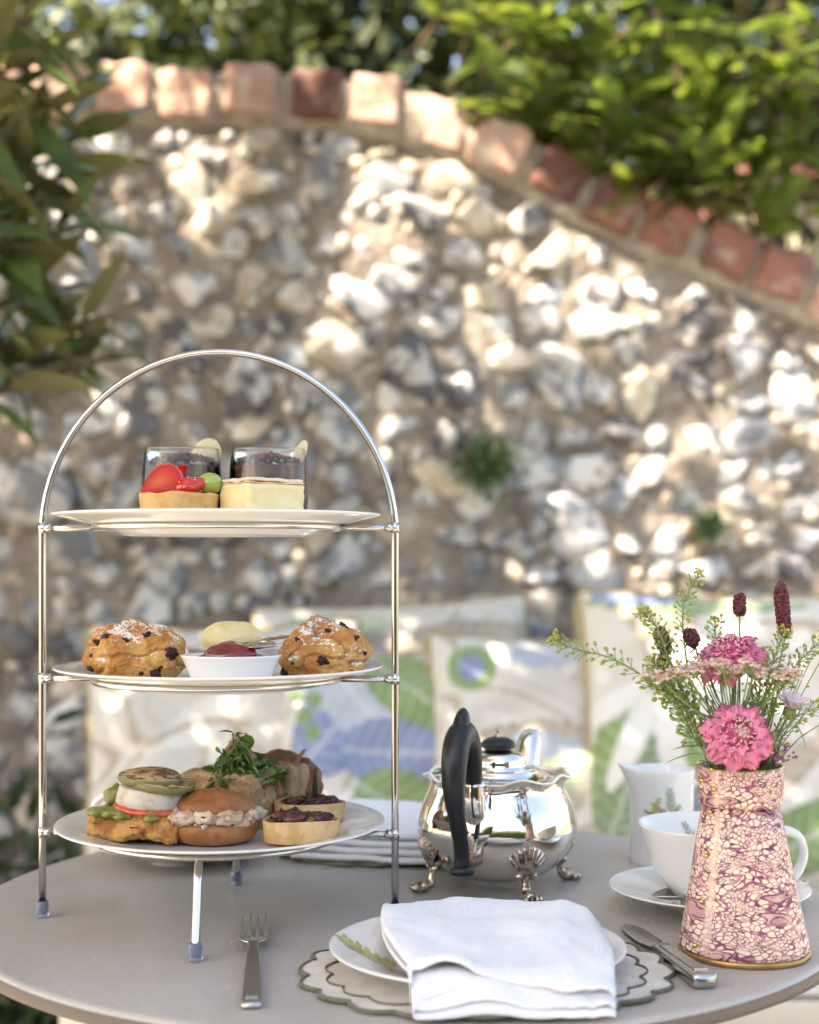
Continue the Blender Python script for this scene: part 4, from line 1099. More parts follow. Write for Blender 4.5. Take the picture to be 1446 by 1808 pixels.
def quiche(label, px, d, w, dp, h, rz, seed, spike):
    t = thing('savoury_tartlet', label, 'tartlet', on('low', px, d)+Vector((0, 0, .0022)), rz, 'savoury tartlets')
    def fn(r, z, a):
        k = 1+.012*nz((math.cos(a)*2, math.sin(a)*2, z*40), 1.5, 3, seed); c, s = math.cos(a), math.sin(a)
        e = .8
        return (r*w/2*k*math.copysign(abs(c)**e, c), r*dp/2*k*math.copysign(abs(s)**e, s), z*h*(1+.03*math.sin(2*a+seed)))
    MB().lathe([(0, 0), (.92, 0), (.96, .06), (.985, .5), (1.0, .95), (.985, 1.0), (.93, 1.0), (.90, .93), (.88, .7), (0, .68)], 80, fn).build('shell', M['savoury'], t)
    rr = random.Random(seed); fm = MB()
    for k in range(26):
        a = rr.uniform(0, 6.28); r = .8*math.sqrt(rr.random()); s = rr.uniform(.003, .0065)
        fm.ell((r*w/2*math.cos(a)*.85, r*dp/2*math.sin(a)*.75, h*.86+rr.uniform(0, .0045)), (s*1.4, s, s*rr.uniform(.4, .8)), 2, s*.8, 260, k)
    fm.build('roasted_filling', M['roastveg'], t)
    fm = MB()
    for k in range(7):
        a = rr.uniform(0, 6.28); r = .6*rr.random()
        fm.ell((r*w/2*math.cos(a), r*dp/2*math.sin(a), h*.93), (.006, .004, .003), 2, .002, 200, k+30)
    fm.build('avocado_dice', M['avocado'], t)
    for k in range(spike):
        mb = small_leaf(1, .5, .4, -.35, 6)
        o = mb.build('charred_leaf', M['herb'], t, (rr.uniform(-.006, .008), rr.uniform(-.004, .004), h*.9), (rr.uniform(-.5, .5), -1.2+.5*k, rr.uniform(-.5, .5)), solid=.05); s = .027; o.scale = (s, s, s)
    return t
quiche('oblong savoury tartlet with charred topping, nearest the right rim of the lowest tier', 533, 1.082, .0575, .036, .0165, math.radians(5), 4, 0)
quiche('oblong savoury tartlet with an upright charred leaf, behind the other tartlet', 548, 1.148, .0565, .036, .0185, math.radians(-6), 9, 1)
# ------------------------------------------------------------------ silver teapot
tc_ = Vector((.0735, 1.229, TZ))
pot_ = thing('teapot', 'round silver teapot on paw feet with black handle and black lid knob', 'teapot', tc_, math.radians(70))
def bq(r, z, a):
    k = 1+.018*math.cos(4*(a-math.radians(-50)))*min(1, max(0, (z-.02)/.03))
    lob = math.cos(8*a)*.0+0
    wv = max(0, (r-.052)/.0065)*max(0, min(1, (z-.084)/.006))
    wq = abs(math.cos(4*a+.6)); zz = z+wv*(.0030*math.cos(8*a+1.2)+.0030*(1-wq)); k *= 1+wv*(.050*(1-wq)**1.5-.012)
    return (r*k*math.cos(a), r*k*math.sin(a), zz)
def smooth_prof(p, n=5): return [(q.x, q.y) for q in cr([(a, b, 0) for a, b in p], n)]
body = MB().lathe(smooth_prof([(.0001, .0070), (.024, .0078), (.0430, .0140), (.0540, .0240), (.0628, .0355), (.0670, .0490), (.0664, .0580), (.0636, .0680), (.0598, .0765), (.0568, .0830), (.0558, .0870), (.0568, .0900), (.0595, .0928)])+[(.0586, .0935), (.0560, .0920), (.0520, .0906), (.0440, .0915), (.0360, .0940), (.0325, .0970), (.0320, .0985), (.0, .0985)], 128, bq).build('body', M['silver'], pot_)
bd = MB(); nb = 150
for k in range(nb):
    a = 2*math.pi*k/nb; bd.ell(bq(.0594, .0932, a), .0017, 1)
bd.build('beaded_rim', M['silver'], pot_)
bd2 = MB(); 
lid = MB().lathe(smooth_prof([(.0325, .0985), (.0322, .1000), (.0285, .1004), (.0245, .1008), (.0235, .1025), (.0225, .1075), (.0180, .1118), (.010, .1140), (.0095, .1150)], 5)+[(0, .1152)], 72).build('lid', M['silver'], pot_, (.003, 0, 0))
MB().lathe(smooth_prof([(.006, .1145), (.0125, .1150), (.0146, .1175), (.0140, .1205), (.0095, .1235), (.004, .1250)], 5)+[(0, .1252)], 48).build('knob', M['ebony'], lid)
MB().lathe([(.0035, .1248), (.0028, .1262), (.0014, .1272), (.0014, .1285), (.0020, .1292), (.0021, .1302), (.0014, .1313), (0, .1316)], 20).build('finial', M['silver_dark'], lid)
# handle
hp = cr([(-.0655, 0, .0950), (-.0700, 0, .1130), (-.0790, 0, .1290), (-.0930, 0, .1385), (-.1080, 0, .1330), (-.1160, 0, .1170), (-.1165, 0, .0980), (-.1105, 0, .0790), (-.1020, 0, .0610), (-.0970, 0, .0450), (-.0965, 0, .0345)], 8)
nh = len(hp)
hr = [.0068+.0038*math.sin(math.pi*min(1, i/(nh*.72)))-.0006*(i > nh*.8) for i in range(nh)]
hnd = MB().tube(hp, hr, 20, flat=1.0).build('handle', M['ebony'], pot_)
MB().blob(3, lambda v: (v.x*.0082*(1-.25*v.z), v.y*.0066*(1-.15*v.z), v.z*.0125 if v.z > 0 else v.z*.022)).build('thumb_rest', M['ebony'], hnd, (-.0965, 0, .1470), (0, .45, 0))
MB().lathe([(0, 0), (.0088, 0), (.0098, .0012), (.0098, .0050), (.0086, .0062), (0, .0062)], 28).build('end_cap', M['ebony'], hnd, (-.0965, 0, .0285), (0, .05, 0))
MB().tube(cr([(-.052, 0, .058), (-.0600, 0, .068), (-.0645, 0, .080), (-.0655, 0, .0955)], 6), [.0105-.00012*i for i in range(19)], 20).lathe([(.0086, 0), (.0094, .001), (.0086, .002)], 20, M=TR(-.0655, 0, .093)).build('upper_socket', M['silver'], pot_)
MB().tube(cr([(-.0605, 0, .0335), (-.075, 0, .0345), (-.090, 0, .0370), (-.0968, 0, .0380)], 5), .0062, 14).build('lower_socket', M['silver_dark'], pot_)
def leafsock(u, v):
    t = u; w = .019*math.sin(math.pi*min(1, .12+.88*t))**.8*(1-.5*t); a = math.pi+(2*v-1)*w/.062
    z = .078-.040*t; r = np.interp(z, [.03, .0440, .0540, .0645, .0730, .08], [.0585, .0655, .0668, .0645, .0612, .0580])+.0012+.0016*(1-(2*v-1)**2)
    return (r*math.cos(a), r*math.sin(a), z)
MB().grid(20, 13, leafsock).build('handle_mount', M['silver'], pot_)
# spout away from the viewer
spp = cr([(.050, 0, .036), (.068, 0, .046), (.080, 0, .066), (.088, 0, .088), (.101, 0, .107), (.112, 0, .1135)], 6)
MB().tube(spp, [.017-.009*(i/(len(spp)-1))**.8 for i in range(len(spp))], 24, flat=1.15, up=(0, 1, 0), cap=False).build('spout', M['silver'], pot_, solid=.001)
for ang in (-50, 40, 130, 220):
    a = math.radians(ang)
    lg = bpy.data.objects.new('leg', None)
    m = MB()
    m.tube(cr([(.051, 0, .026), (.0570, 0, .020), (.0585, 0, .013), (.0600, 0, .007), (.066, 0, .0042)], 6), [.0058-.0026*math.sin(math.pi*i/24) for i in range(25)], 14)
    leg = m.build('leg', M['silver_dark'], pot_, (0, 0, 0), (0, 0, a))
    pm_ = MB(); pm_.ell((.0665, 0, .0048), (.0062, .0060, .0046), 3)
    for k in range(4):
        b = (k-1.5)*.42; pm_.ell((.0680+.0050*math.cos(b), .0105*math.sin(b), .0036), (.0042, .0020, .0034), 2)
    pm_.build('paw', M['silver_dark'], leg)
    sh = MB()
    for k in range(9):
        b = (k-4)*.175; L_ = .0275*(1-.10*abs(k-4)/4)
        p0 = Vector((.0585, 0, .0165)); z1 = .0165+L_*math.cos(b); y1 = L_*math.sin(b)
        r1 = float(np.interp(z1, [.0140, .0240, .0355, .0490], [.0430, .0540, .0628, .0670]))*1.016+.0008
        p1 = Vector((math.sqrt(max(0, r1*r1-y1*y1)), y1, z1))
        sh.tube([p0, p0.lerp(p1, .5)+Vector((.0012, 0, 0)), p1, p1+(p1-p0)*.04], [.0011, .0015, .0021, .0012], 8)
    sh.ell((.0585, -.006, .0195), (.003, .0035, .0035), 2); sh.ell((.0585, .006, .0195), (.003, .0035, .0035), 2)
    sh.build('shell', M['silver_dark'], leg)
    bpy.data.objects.remove(lg)

# ------------------------------------------------------------------ lace pressed vase
def lace_mat():
    m = bpy.data.materials.new('lace_pressed_stoneware'); m.use_nodes = True
    nt = m.node_tree; N = nt.nodes; L = nt.links; b = N['Principled BSDF']
    tc = N.new('ShaderNodeTexCoord'); s = N.new('ShaderNodeSeparateXYZ'); L.new(tc.outputs['Object'], s.inputs[0])
    def mm(op, a, c=0.0, d=None):
        n = N.new('ShaderNodeMath'); n.operation = op
        for i, v in enumerate((a, c) if d is None else (a, c, d)):
            if isinstance(v, (int, float)): n.inputs[i].default_value = v
            else: L.new(v, n.inputs[i])
        return n.outputs[0]
    ang = mm('ARCTAN2', s.outputs['X'], mm('MULTIPLY', s.outputs['Y'], -1.0))
    cv = N.new('ShaderNodeCombineXYZ'); L.new(mm('MULTIPLY', ang, .036), cv.inputs[0]); L.new(s.outputs['Z'], cv.inputs[1])
    def noise_(vec, sc, det=2):
        t = N.new('ShaderNodeTexNoise'); t.inputs['Scale'].default_value = sc; t.inputs['Detail'].default_value = det; L.new(vec, t.inputs['Vector']); return t
    def warp(vec, sc, amt):
        t = noise_(vec, sc, 1); v1 = N.new('ShaderNodeVectorMath'); v1.operation = 'MULTIPLY_ADD'
        L.new(t.outputs['Color'], v1.inputs[0]); v1.inputs[1].default_value = (amt, amt, 0); L.new(vec, v1.inputs[2]); return v1.outputs[0]
    def mapping(vec, rot, sc):
        mp = N.new('ShaderNodeMapping'); mp.inputs['Rotation'].default_value = (0, 0, rot); mp.inputs['Scale'].default_value = sc; L.new(vec, mp.inputs[0]); return mp.outputs[0]
    def mr(v, a, c, x=0, y=1):
        n = N.new('ShaderNodeMapRange'); n.inputs[1].default_value = a; n.inputs[2].default_value = c; n.inputs[3].default_value = x; n.inputs[4].default_value = y; L.new(v, n.inputs[0]); return n.outputs[0]
    def vor(vec, sc):
        t = N.new('ShaderNodeTexVoronoi'); t.feature = 'DISTANCE_TO_EDGE'; t.inputs['Scale'].default_value = sc; t.inputs['Randomness'].default_value = .8; L.new(vec, t.inputs['Vector']); return t.outputs['Distance']
    base = warp(cv.outputs[0], 38, .013)
    diag = mapping(base, .62, (.80, 1.25, 1))          # stretched along a falling diagonal
    def f1(vec, sc):
        t = N.new('ShaderNodeTexVoronoi'); t.inputs['Scale'].default_value = sc; t.inputs['Randomness'].default_value = .75; L.new(vec, t.inputs['Vector']); return t.outputs['Distance']
    cellA = mm('MAXIMUM', mr(vor(diag, 250), .02, .075, 1, 0), mr(f1(diag, 250), .56, .72, 0, .8))
    cellB = mr(vor(mapping(base, .9, (.8, 1.3, 1)), 400), .03, .11, 1, 0)
    zone = noise_(mapping(base, .62, (.34, 1, 1)), 72, 1).outputs['Fac']
    mB = mr(zone, .44, .47)                       # smaller cells
    net = mr(zone, .600, .610)                    # fine net leaves
    edge = mr(mm('ABSOLUTE', mm('SUBTRACT', zone, .605)), .007, .014, 1, 0)
    edge2 = mr(mm('ABSOLUTE', mm('SUBTRACT', zone, .455)), .005, .011, 1, 0)
    edge3 = mr(mm('ABSOLUTE', mm('SUBTRACT', zone, .66)), .006, .014, 1, 0)
    nv = mapping(base, .78, (1500, 1500, 1)); ns_ = N.new('ShaderNodeSeparateXYZ'); L.new(nv, ns_.inputs[0])
    ch = mm('MULTIPLY', mm('SINE', mm('MULTIPLY', ns_.outputs[0], 3.6)), mm('SINE', mm('MULTIPLY', ns_.outputs[1], 3.6)))
    chm = mm('ADD', mr(ch, -.2, .3, .25, .62), 0.0)
    def mix(a, c, f):
        n = N.new('ShaderNodeMix'); n.data_type = 'FLOAT'
        for k, v in ((0, f), (2, a), (3, c)):
            if isinstance(v, (int, float)): n.inputs[k].default_value = v
            else: L.new(v, n.inputs[k])
        return n.outputs[0]
    cells = mix(mm('MULTIPLY', cellB, .85), cellA, mB)
    inknet = mix(cells, chm, net)
    ink = mm('MAXIMUM', mm('MAXIMUM', inknet, edge), mm('MAXIMUM', mm('MULTIPLY', edge2, .8), edge3))
    fade = mr(noise_(cv.outputs[0], 110, 3).outputs['Fac'], .34, .58, .45, 1)
    ink = mm('MULTIPLY', ink, fade)
    strip = mm('MULTIPLY', mr(mm('ADD', ang, mr(noise_(cv.outputs[0], 220, 3).outputs['Fac'], .3, .7, -.07, .07)), -.95, -.91), mr(mm('ADD', ang, mr(noise_(cv.outputs[0], 260, 3).outputs['Fac'], .3, .7, -.09, .09)), -.76, -.72, 1, 0))
    ink = mm('MULTIPLY', ink, mm('SUBTRACT', 1.0, mm('MULTIPLY', strip, .62)))
    wash = mr(noise_(base, 120, 3).outputs['Fac'], .55, .8, 0, .25)
    c1 = N.new('ShaderNodeMix'); c1.data_type = 'RGBA'; c1.inputs['A'].default_value = (*srgb(234, 208, 182), 1); c1.inputs['B'].default_value = (*srgb(206, 150, 158), 1); L.new(wash, c1.inputs['Factor'])
    c2 = N.new('ShaderNodeMix'); c2.data_type = 'RGBA'; L.new(c1.outputs['Result'], c2.inputs['A']); L.new(mr(ink, .0, .6), c2.inputs['Factor'])
    dk = N.new('ShaderNodeMix'); dk.data_type = 'RGBA'; dk.inputs['A'].default_value = (*srgb(178, 98, 118), 1); dk.inputs['B'].default_value = (*srgb(84, 34, 74), 1); L.new(mr(ink, .45, 1), dk.inputs['Factor'])
    L.new(dk.outputs['Result'], c2.inputs['B']); L.new(c2.outputs['Result'], b.inputs['Base Color'])
    b.inputs['Roughness'].default_value = .38
    bp = N.new('ShaderNodeBump'); bp.inputs['Strength'].default_value = .7; bp.inputs['Distance'].default_value = .0012; bp.invert = True
    L.new(ink, bp.inputs['Height']); L.new(bp.outputs[0], b.inputs['Normal'])
    return m
M['lace'] = lace_mat()
VX, VD = .2335, 1.0195
vz = thing('flower_vase', 'tapering cream vase pressed with purple lace pattern, gold studs and gold base band', 'vase', (VX, VD, TZ), 0)
tilt = -.0030
def vq(r, z, a):
    aa = math.atan2(math.cos(a), -math.sin(a))
    k = 1+(.0010/r if -.74 < aa < .9 and r > .02 else 0)
    return (r*k*math.cos(a)+tilt*z/.13, r*k*math.sin(a), z)
MB().lathe([(0, .0042), (.0440, .0042), (.0452, .0055), (.0449, .007), (.0430, .0150), (.0400, .0300), (.0368, .0480), (.0335, .0660), (.0303, .0840), (.0268, .1030), (.0240, .1030)], 180, vq).build('body', M['lace'], vz)
MB().lathe([(0, 0), (.0440, 0), (.0455, .0010), (.0457, .0042), (.0440, .0044)], 96, vq).build('base_band', M['gold_band'], vz)
col = MB().lathe([(.0245, .1042), (.0272, .1035), (.0284, .1045), (.0290, .1080), (.0306, .1290), (.0302, .1308), (.0292, .1310), (.0284, .1290), (.0262, .1085), (.0255, .100), (.0255, .02), (0, .02)], 160, vq).build('collar', M['lace'], vz)
MB().lathe([(.0304, .1306), (.0300, .1313), (.0293, .1315), (.0287, .1306)], 96, vq).build('gold_rim', M['gold'], col)
for (px, py, z) in ((1261, 1362, 0), (1265, 1397, 0), (1229, 1385, 0), (1261.5, 1440, 0), (1252.7, 1517.5, 0), (1242.6, 1597.5, 0), (1229.8, 1674, 0)):
    zz = .2736-(py-HOR)*(VD-.03)/F
    R_ = float(np.interp(zz, [.0055, .0150, .0300, .0480, .0660, .0840, .1030, .1035, .1080, .1290], [.0462, .0440, .0410, .0378, .0345, .0313, .0278, .0285, .0300, .0314]))
    xo = (px-723)/F*(VD-.03)-VX-tilt*zz/.13
    aa = math.asin(max(-.93, min(.93, xo/R_))); xo = R_*math.sin(aa)
    MB().ell((0, 0, 0), (.0017, .0017, .0017), 2).build('gold_stud', M['gold'], vz, (xo+tilt*zz/.13, -R_*math.cos(aa), zz))

# ------------------------------------------------------------------ flowers
M['stem'] = mat('flower_stem', (.16, .24, .07), .5, col2=(.20, .27, .10), ns=60)
M['pod'] = mat('cress_pod', (.30, .38, .09), .5, rand=.2, transl=.2)
M['podtip'] = mat('cress_flower', (.50, .46, .10), .5, transl=.2)
M['petal'] = mat('pink_petal', (.76, .17, .30), .5, col2=(.82, .32, .44), ns=70, rand=.2, transl=.25, tv=1.15)
M['petal_deep'] = mat('crimson_floret', (.58, .045, .17), .5, col2=(.72, .16, .30), ns=120, transl=.15, tv=1.1)
M['pin'] = mat('pale_stamen', (.80, .62, .55), .5)
M['heart'] = mat('pale_flower_heart', (.62, .30, .28), .7, col2=(.74, .56, .46), ns=300)
M['burnet'] = mat('burnet_head', (.085, .014, .022), .6, col2=(.14, .03, .035), ns=180)
M['yarrow'] = mat('faded_pink_yarrow', (.60, .38, .31), .7, col2=(.72, .55, .44), ns=160, col3=(.42, .2, .17), ns3=200)
M['daisy'] = mat('daisy_petal', (.82, .72, .72), .5, col2=(.72, .36, .48), ns=75, lo=.5, hi=.7, transl=.25, tv=1.1)
M['lilac'] = mat('small_purple_flower', (.34, .12, .24), .5, transl=.2, tv=1.3)
VB = Vector((VX, VD, TZ+.03))
RIM = Vector((VX-.003, VD, TZ+.128))
def stempath(tip, ox=None, oy=None, bend=.0, n=8, drop=.06):
    tip = Vector(tip)
    dx = max(-.021, min(.021, (tip.x-RIM.x)*.45 if ox is None else ox)); dy = max(-.016, min(.016, (tip.y-RIM.y)*.5 if oy is None else oy))
    r = RIM+Vector((dx, dy, .0)); b0 = VB+Vector((-dx*.4, -dy*.4, .02))
    mid = r.lerp(tip, .5)+Vector((0, 0, bend))
    return cr([b0, r, mid, tip], n)
def scabious(label, px, py, d, w, aim_dir, seed, cut=0):
    tip = W(px, py, d); rr = random.Random(seed)
    ax = Vector(aim_dir).normalized(); r = w/F*d/2
    t = thing('scabious_flower', label, 'flower', tip)
    st = stempath(tip-ax*.006, bend=.002)
    MB().tube([p-tip for p in st], .0013, 8).build('stem', M['stem'], t)
    Q = ax.to_track_quat('Z', 'Y').to_matrix().to_4x4()
    def petal_me(k):
        def f(u, v):
            wd = .42*(.25+.75*u**.8)*(1 if u < .85 else 1-.5*(u-.85)/.15)
            y = (2*v-1)*wd
            rip = .10*math.sin(7*v*math.pi+k)*u*u
            ex = 1-.16*(2*v-1)**2*u+.07*math.cos((2*v-1)*9.4)*u
            return (u*ex, y, .28*u*(1-u)-.26*u*u+rip+.12*(2*v-1)**2*u)
        return MB().grid(8, 10, f).mesh('petal')
    pms = [petal_me(k*1.7) for k in range(4)]
    for me in pms: me.materials.append(M['petal'])
    n = 0
    for ring, (cnt, tilt_, ln, z0, r0) in enumerate(((17, -.12, .70, -.001, .28), (15, .25, .60, .001, .26), (12, .62, .46, .003, .24))):
        for k in range(cnt):
            a = 2*math.pi*(k+.5*ring)/cnt+rr.uniform(-.14, .14); s = r*ln*rr.uniform(.9, 1.14)
            o = link('petal', pms[rr.randrange(4)], None, t)
            o.matrix_local = Q @ RZ(a) @ TR(r*r0, 0, z0+rr.uniform(-.001, .001)) @ RY(-tilt_+rr.uniform(-.2, .2)) @ RX(rr.uniform(-.4, .4)) @ Matrix.Scale(s, 4)
    fm = MB(); pn = MB()
    for k in range(230):
        g_ = math.sqrt(rr.random())*.98; a = rr.uniform(0, 6.28); rad = r*.56*g_
        p = Vector((rad*math.cos(a), rad*math.sin(a), r*.34*(1-(g_*.9)**2)+.001)); s = rr.uniform(.0010, .0021)*(.7+.5*g_)
        nrm = Vector((p.x*1.4, p.y*1.4, r*.5)).normalized()
        Mx = Q @ TR(p) @ nrm.to_track_quat('Z', 'Y').to_matrix().to_4x4() @ RZ(rr.uniform(0, 6)) 
        if g_ > .38 or rr.random() < .2:
            for q in range(3):
                aa = q*2.1; fm.add([Mx @ Vector((0, 0, 0)), Mx @ Vector((s*1.2*math.cos(aa-.45), s*1.2*math.sin(aa-.45), s*.9)), Mx @ Vector((s*1.9*math.cos(aa), s*1.9*math.sin(aa), s*1.1)), Mx @ Vector((s*1.2*math.cos(aa+.45), s*1.2*math.sin(aa+.45), s*.9))], [(0, 1, 2, 3)])
        if rr.random() < .75:
            e = Vector((rr.gauss(0, .0008), rr.gauss(0, .0008), rr.uniform(.0016, .0036)))
            pn.tube([Mx @ Vector((0, 0, 0)), Mx @ e], .00024, 4); pn.ell(Mx @ e, (.00055, .00055, .00055), 1)
    MB().blob(3, lambda v: (v.x*r*.5, v.y*r*.5, v.z*r*.30 if v.z > 0 else v.z*r*.2), Q).build('heart', M['heart'], t)
    stuff(fm.build('floret', M['petal_deep'], t)); stuff(pn.build('stamen', M['pin'], t))
    return t
scabious('big pink scabious facing the viewer, drooping over the vase rim', 1303, 1297, .977, 128, (-.02, -.92, .38), 1)
scabious('pink scabious with ruffled petals seen from the side, high in the bouquet', 1287, 1158, 1.015, 132, (-.40, -.30, .90), 2)

def burnet(label, px, py, w, h, d, lean, seed, bare=False):
    tip = W(px, py, d); t = thing('burnet_head', label, 'flower', tip, group='burgundy burnet spikes'); rr = random.Random(seed)
    rx = w/F*d/2; rz_ = h/F*d/2; ax = Vector((math.sin(lean), 0, math.cos(lean)))
    Q = ax.to_track_quat('Z', 'Y').to_matrix().to_4x4(); m = MB()
    n = int(170*h/50)
    for k in range(n):
        z = rr.uniform(-.97, .97); a = 2.399*k; ra = math.sqrt(max(.02, 1-abs(z)**2.6)); s = rr.uniform(.0009, .0017)
        m.ell(Q @ Vector((rx*.88*ra*math.cos(a), rx*.88*ra*math.sin(a), rz_*z*.95)), (s, s*.8, s), 1, s*.4, 900, k)
    m.blob(2, lambda v: (v.x*rx*.82, v.y*rx*.82, v.z*rz_*.92), Q)
    m.build('head', M['burnet'], t)
    st = stempath(tip-ax*rz_*.9, bend=.004)
    MB().tube([p-tip for p in st], .0007, 6).build('stem', M['stem'], t)
burnet('short oval burgundy burnet head standing alone above the upper pink scabious', 1305, 1068, 23, 41, 1.03, 0, 1)
burnet('tall slim burgundy burnet spike, highest flower at the right of the bouquet', 1381, 1076, 25, 106, 1.03, -.10, 2)
burnet('long burgundy burnet spike leaning left at the left side of the bouquet', 1169, 1131, 27, 52, 1.02, -.35, 3)
burnet('small dark burnet head below the leaning spike at left', 1170, 1168, 20, 28, 1.015, 0, 4)
burnet('oval burgundy burnet head tilted right, just left of the upper pink scabious', 1220, 1126, 26, 34, 1.025, -.45, 5)

def cress(label, pts, seed, n=46, side=0):
    P3 = [W(*p) for p in pts]; base = stempath(P3[0], n=6)
    t = thing('cress_sprig', label, 'flower stem', P3[-1], group='airy green cress sprigs')
    path = base+cr(P3, 9)[1:]; o = P3[-1]; path = [p-o for p in path]
    MB().tube(path, [.0011*(1-.65*i/len(path)) for i in range(len(path))], 6).build('stem', M['stem'], t)
    rr = random.Random(seed); pod = MB(); ped = MB(); tipm = MB(); L0 = len(base)-3
    n = int(n*1.6)
    for k in range(n):
        f = k/n; i = min(len(path)-2, L0+int(f*(len(path)-1-L0))); p = path[i].lerp(path[i+1], rr.random()); tg = (path[i+1]-path[i]).normalized()
        a = 2.4*k; u_ = tg.orthogonal().normalized(); v_ = tg.cross(u_)
        dr = (tg*.75+u_*math.cos(a)+v_*math.sin(a)).normalized(); l = rr.uniform(.0055, .0100)*(1-.4*f)
        q = p+dr*l; ped.tube([p, q], .00025, 4)
        s = rr.uniform(.0013, .0022)*(1-.3*f)
        Mx = dr.to_track_quat('X', 'Z').to_matrix().to_4x4() @ RX(rr.uniform(0, 3)); pod.ell(q+dr*s, (s*1.15, s*.9, s*.35), 1, M=Mx)
    for k in range(16):
        q = path[-1]+Vector((rr.gauss(0, .0018), rr.gauss(0, .0018), rr.gauss(.001, .0018))); s = rr.uniform(.0006, .0012); tipm.ell(q, s, 1)
    stuff(ped.build('pedicel', M['stem'], t)); stuff(pod.build('pod', M['pod'], t)); stuff(tipm.build('flower_tip', M['podtip'], t))
    return t
cress('long cress sprig arching far out to the left of the bouquet', [(1215,1260,.99),(1150,1205,.98),(1080,1163,.97),(1010,1145,.965),(977,1128,.965)], 1, 60)
cress('tall cress sprig with a yellow tip, highest at the left of the bouquet', [(1225,1240,1.02),(1209,1150,1.03),(1206,1070,1.035),(1233,1014,1.035)], 2, 56)
cress('bushy cress sprig with a yellow tip in front of the leaning burnet spike', [(1215,1250,1.0),(1180,1165,.99),(1160,1110,.985),(1132,1080,.985)], 3, 70)
cress('short cress sprig low at the left side above the vase rim', [(1222,1300,.99),(1190,1245,.985),(1160,1205,.985)], 4, 46)
cress('cress sprig low at the left between the pink scabious and the creamer', [(1228,1310,1.0),(1200,1250,1.0),(1172,1195,1.0),(1150,1165,1.0)], 5, 52)
cress('loose cress sprig behind the short oval burnet head', [(1270,1200,1.06),(1262,1130,1.07),(1262,1095,1.075)], 6, 34)
cress('cress sprig at the right behind the daisy, reaching out of the picture', [(1360,1250,1.02),(1400,1180,1.03),(1450,1130,1.035)], 7, 50)
cress('upright cress sprig in front of the tall burnet spike', [(1345,1260,.995),(1360,1180,.99),(1385,1115,.99)], 8, 60)
cress('cress sprig leaning right below the daisy', [(1360,1320,1.0),(1400,1270,.995),(1450,1245,.99)], 9, 34)
cress('dense cress sprig in the middle behind the big pink scabious', [(1330,1280,1.03),(1340,1220,1.035),(1345,1150,1.04)], 10, 50)

# yarrow
yt = W(1262, 1192, .992); yar = thing('yarrow_umbel', 'flat faded pink yarrow head spreading across the middle of the bouquet', 'flower', yt)
rr = random.Random(7); fl = MB(); bs3 = MB(); hub = W(1296, 1300, 1.0)-yt
MB().tube([p-yt for p in stempath(hub+yt, n=6)], .0013, 7).build('stem', M['stem'], yar)
for k in range(30):
    px = rr.uniform(1142, 1395); dd = rr.uniform(.965, 1.03); c = W(px, 1192+rr.uniform(-9, 9)-14*math.sin((px-1140)/255*3.14)+ (8 if px < 1200 else 0), dd)-yt
    bs3.tube(cr([hub+Vector((rr.gauss(0, .002), rr.gauss(0, .002), rr.uniform(-.01, .008))), hub.lerp(c, .55)+Vector((0, 0, -.003)), c], 5), .00055, 5)
    for q in range(17):
        p = c+Vector((rr.gauss(0, .0042), rr.gauss(0, .004), rr.gauss(.0005, .0018))); s = rr.uniform(.0011, .0019)
        bs3.tube([c-Vector((0, 0, .006)), p], .0003, 4, cap=False); fl.ell(p, (s, s, s*.7), 1, s*.35, 900, k*20+q)
        for w5 in range(3):
            a = rr.uniform(0, 6.28); fl.ell(p+Vector((math.cos(a)*s, math.sin(a)*s, s*.3)), (s*.6, s*.6, s*.35), 1)
stuff(fl.build('floret', M['yarrow'], yar)); stuff(bs3.build('branchlet', M['stem'], yar))

# daisy in profile at the right
dt = W(1396, 1250, 1.0); dai = thing('daisy', 'pale pink and white daisy in profile at the right edge of the bouquet', 'flower', dt)
ax = Vector((.30, -.25, .9)).normalized(); Q = ax.to_track_quat('Z', 'Y').to_matrix().to_4x4()
dpm = MB().grid(8, 5, lambda u, v: (u, (2*v-1)*.13*(.5+.5*u)*(1 if u < .8 else 1-.8*(u-.8)/.2), .25*u-.25*u*u+.15*(2*v-1)**2*.3)).mesh('petal'); dpm.materials.append(M['daisy'])
for k in range(44):
    a = 2*math.pi*k/22+rr.uniform(-.1, .1); s = .0125*rr.uniform(.85, 1.1)
    o = link('petal', dpm, None, dai); o.matrix_local = Q @ RZ(a) @ TR(.0025, 0, .0008*(k//22)) @ RY(-.35-.45*(k//22)+rr.uniform(-.15, .15)) @ Matrix.Scale(s, 4)
MB().ell((0, 0, 0), (.0048, .0048, .0052), 3, .0008, 300, 1).build('calyx', M['stem'], dai, Q @ Vector((0, 0, -.003)))
MB().tube([p-dt for p in stempath(dt-ax*.006, n=6)], .0010, 7).build('stem', M['stem'], dai)
def lanceleaf(label, px, py, d, L_, rot, w=.22):
    o = small_leaf(1, w, .25, .2, 6).build('leaf_blade', M['micro'], None, W(px, py, d), rot); o.scale = (L_,)*3
    return tag(o, label, 'leaf')
lanceleaf('narrow green leaf hanging down right of the daisy', 1400, 1270, .99, .022, (0, 1.0, -.2))
lanceleaf('narrow green leaf poking left over the vase rim above the creamer', 1238, 1330, .985, .026, (0, .12, 2.9))
lanceleaf('smaller green leaf poking left just above the other leaf at the vase rim', 1240, 1318, .99, .022, (0, -.1, 3.3))
sv = thing('small_purple_blooms', 'tiny purple blooms at the right of the vase rim', 'flower', W(1372, 1335, 1.005)); m = MB()
for k in range(46):
    p = Vector((rr.gauss(0, .007), rr.gauss(0, .005), rr.gauss(0, .0035))); s = rr.uniform(.0009, .0018); m.ell(p, (s, s*.6, s), 1, s*.5, 900, k)
stuff(m.build('bloom', M['lilac'], sv)); m = MB()
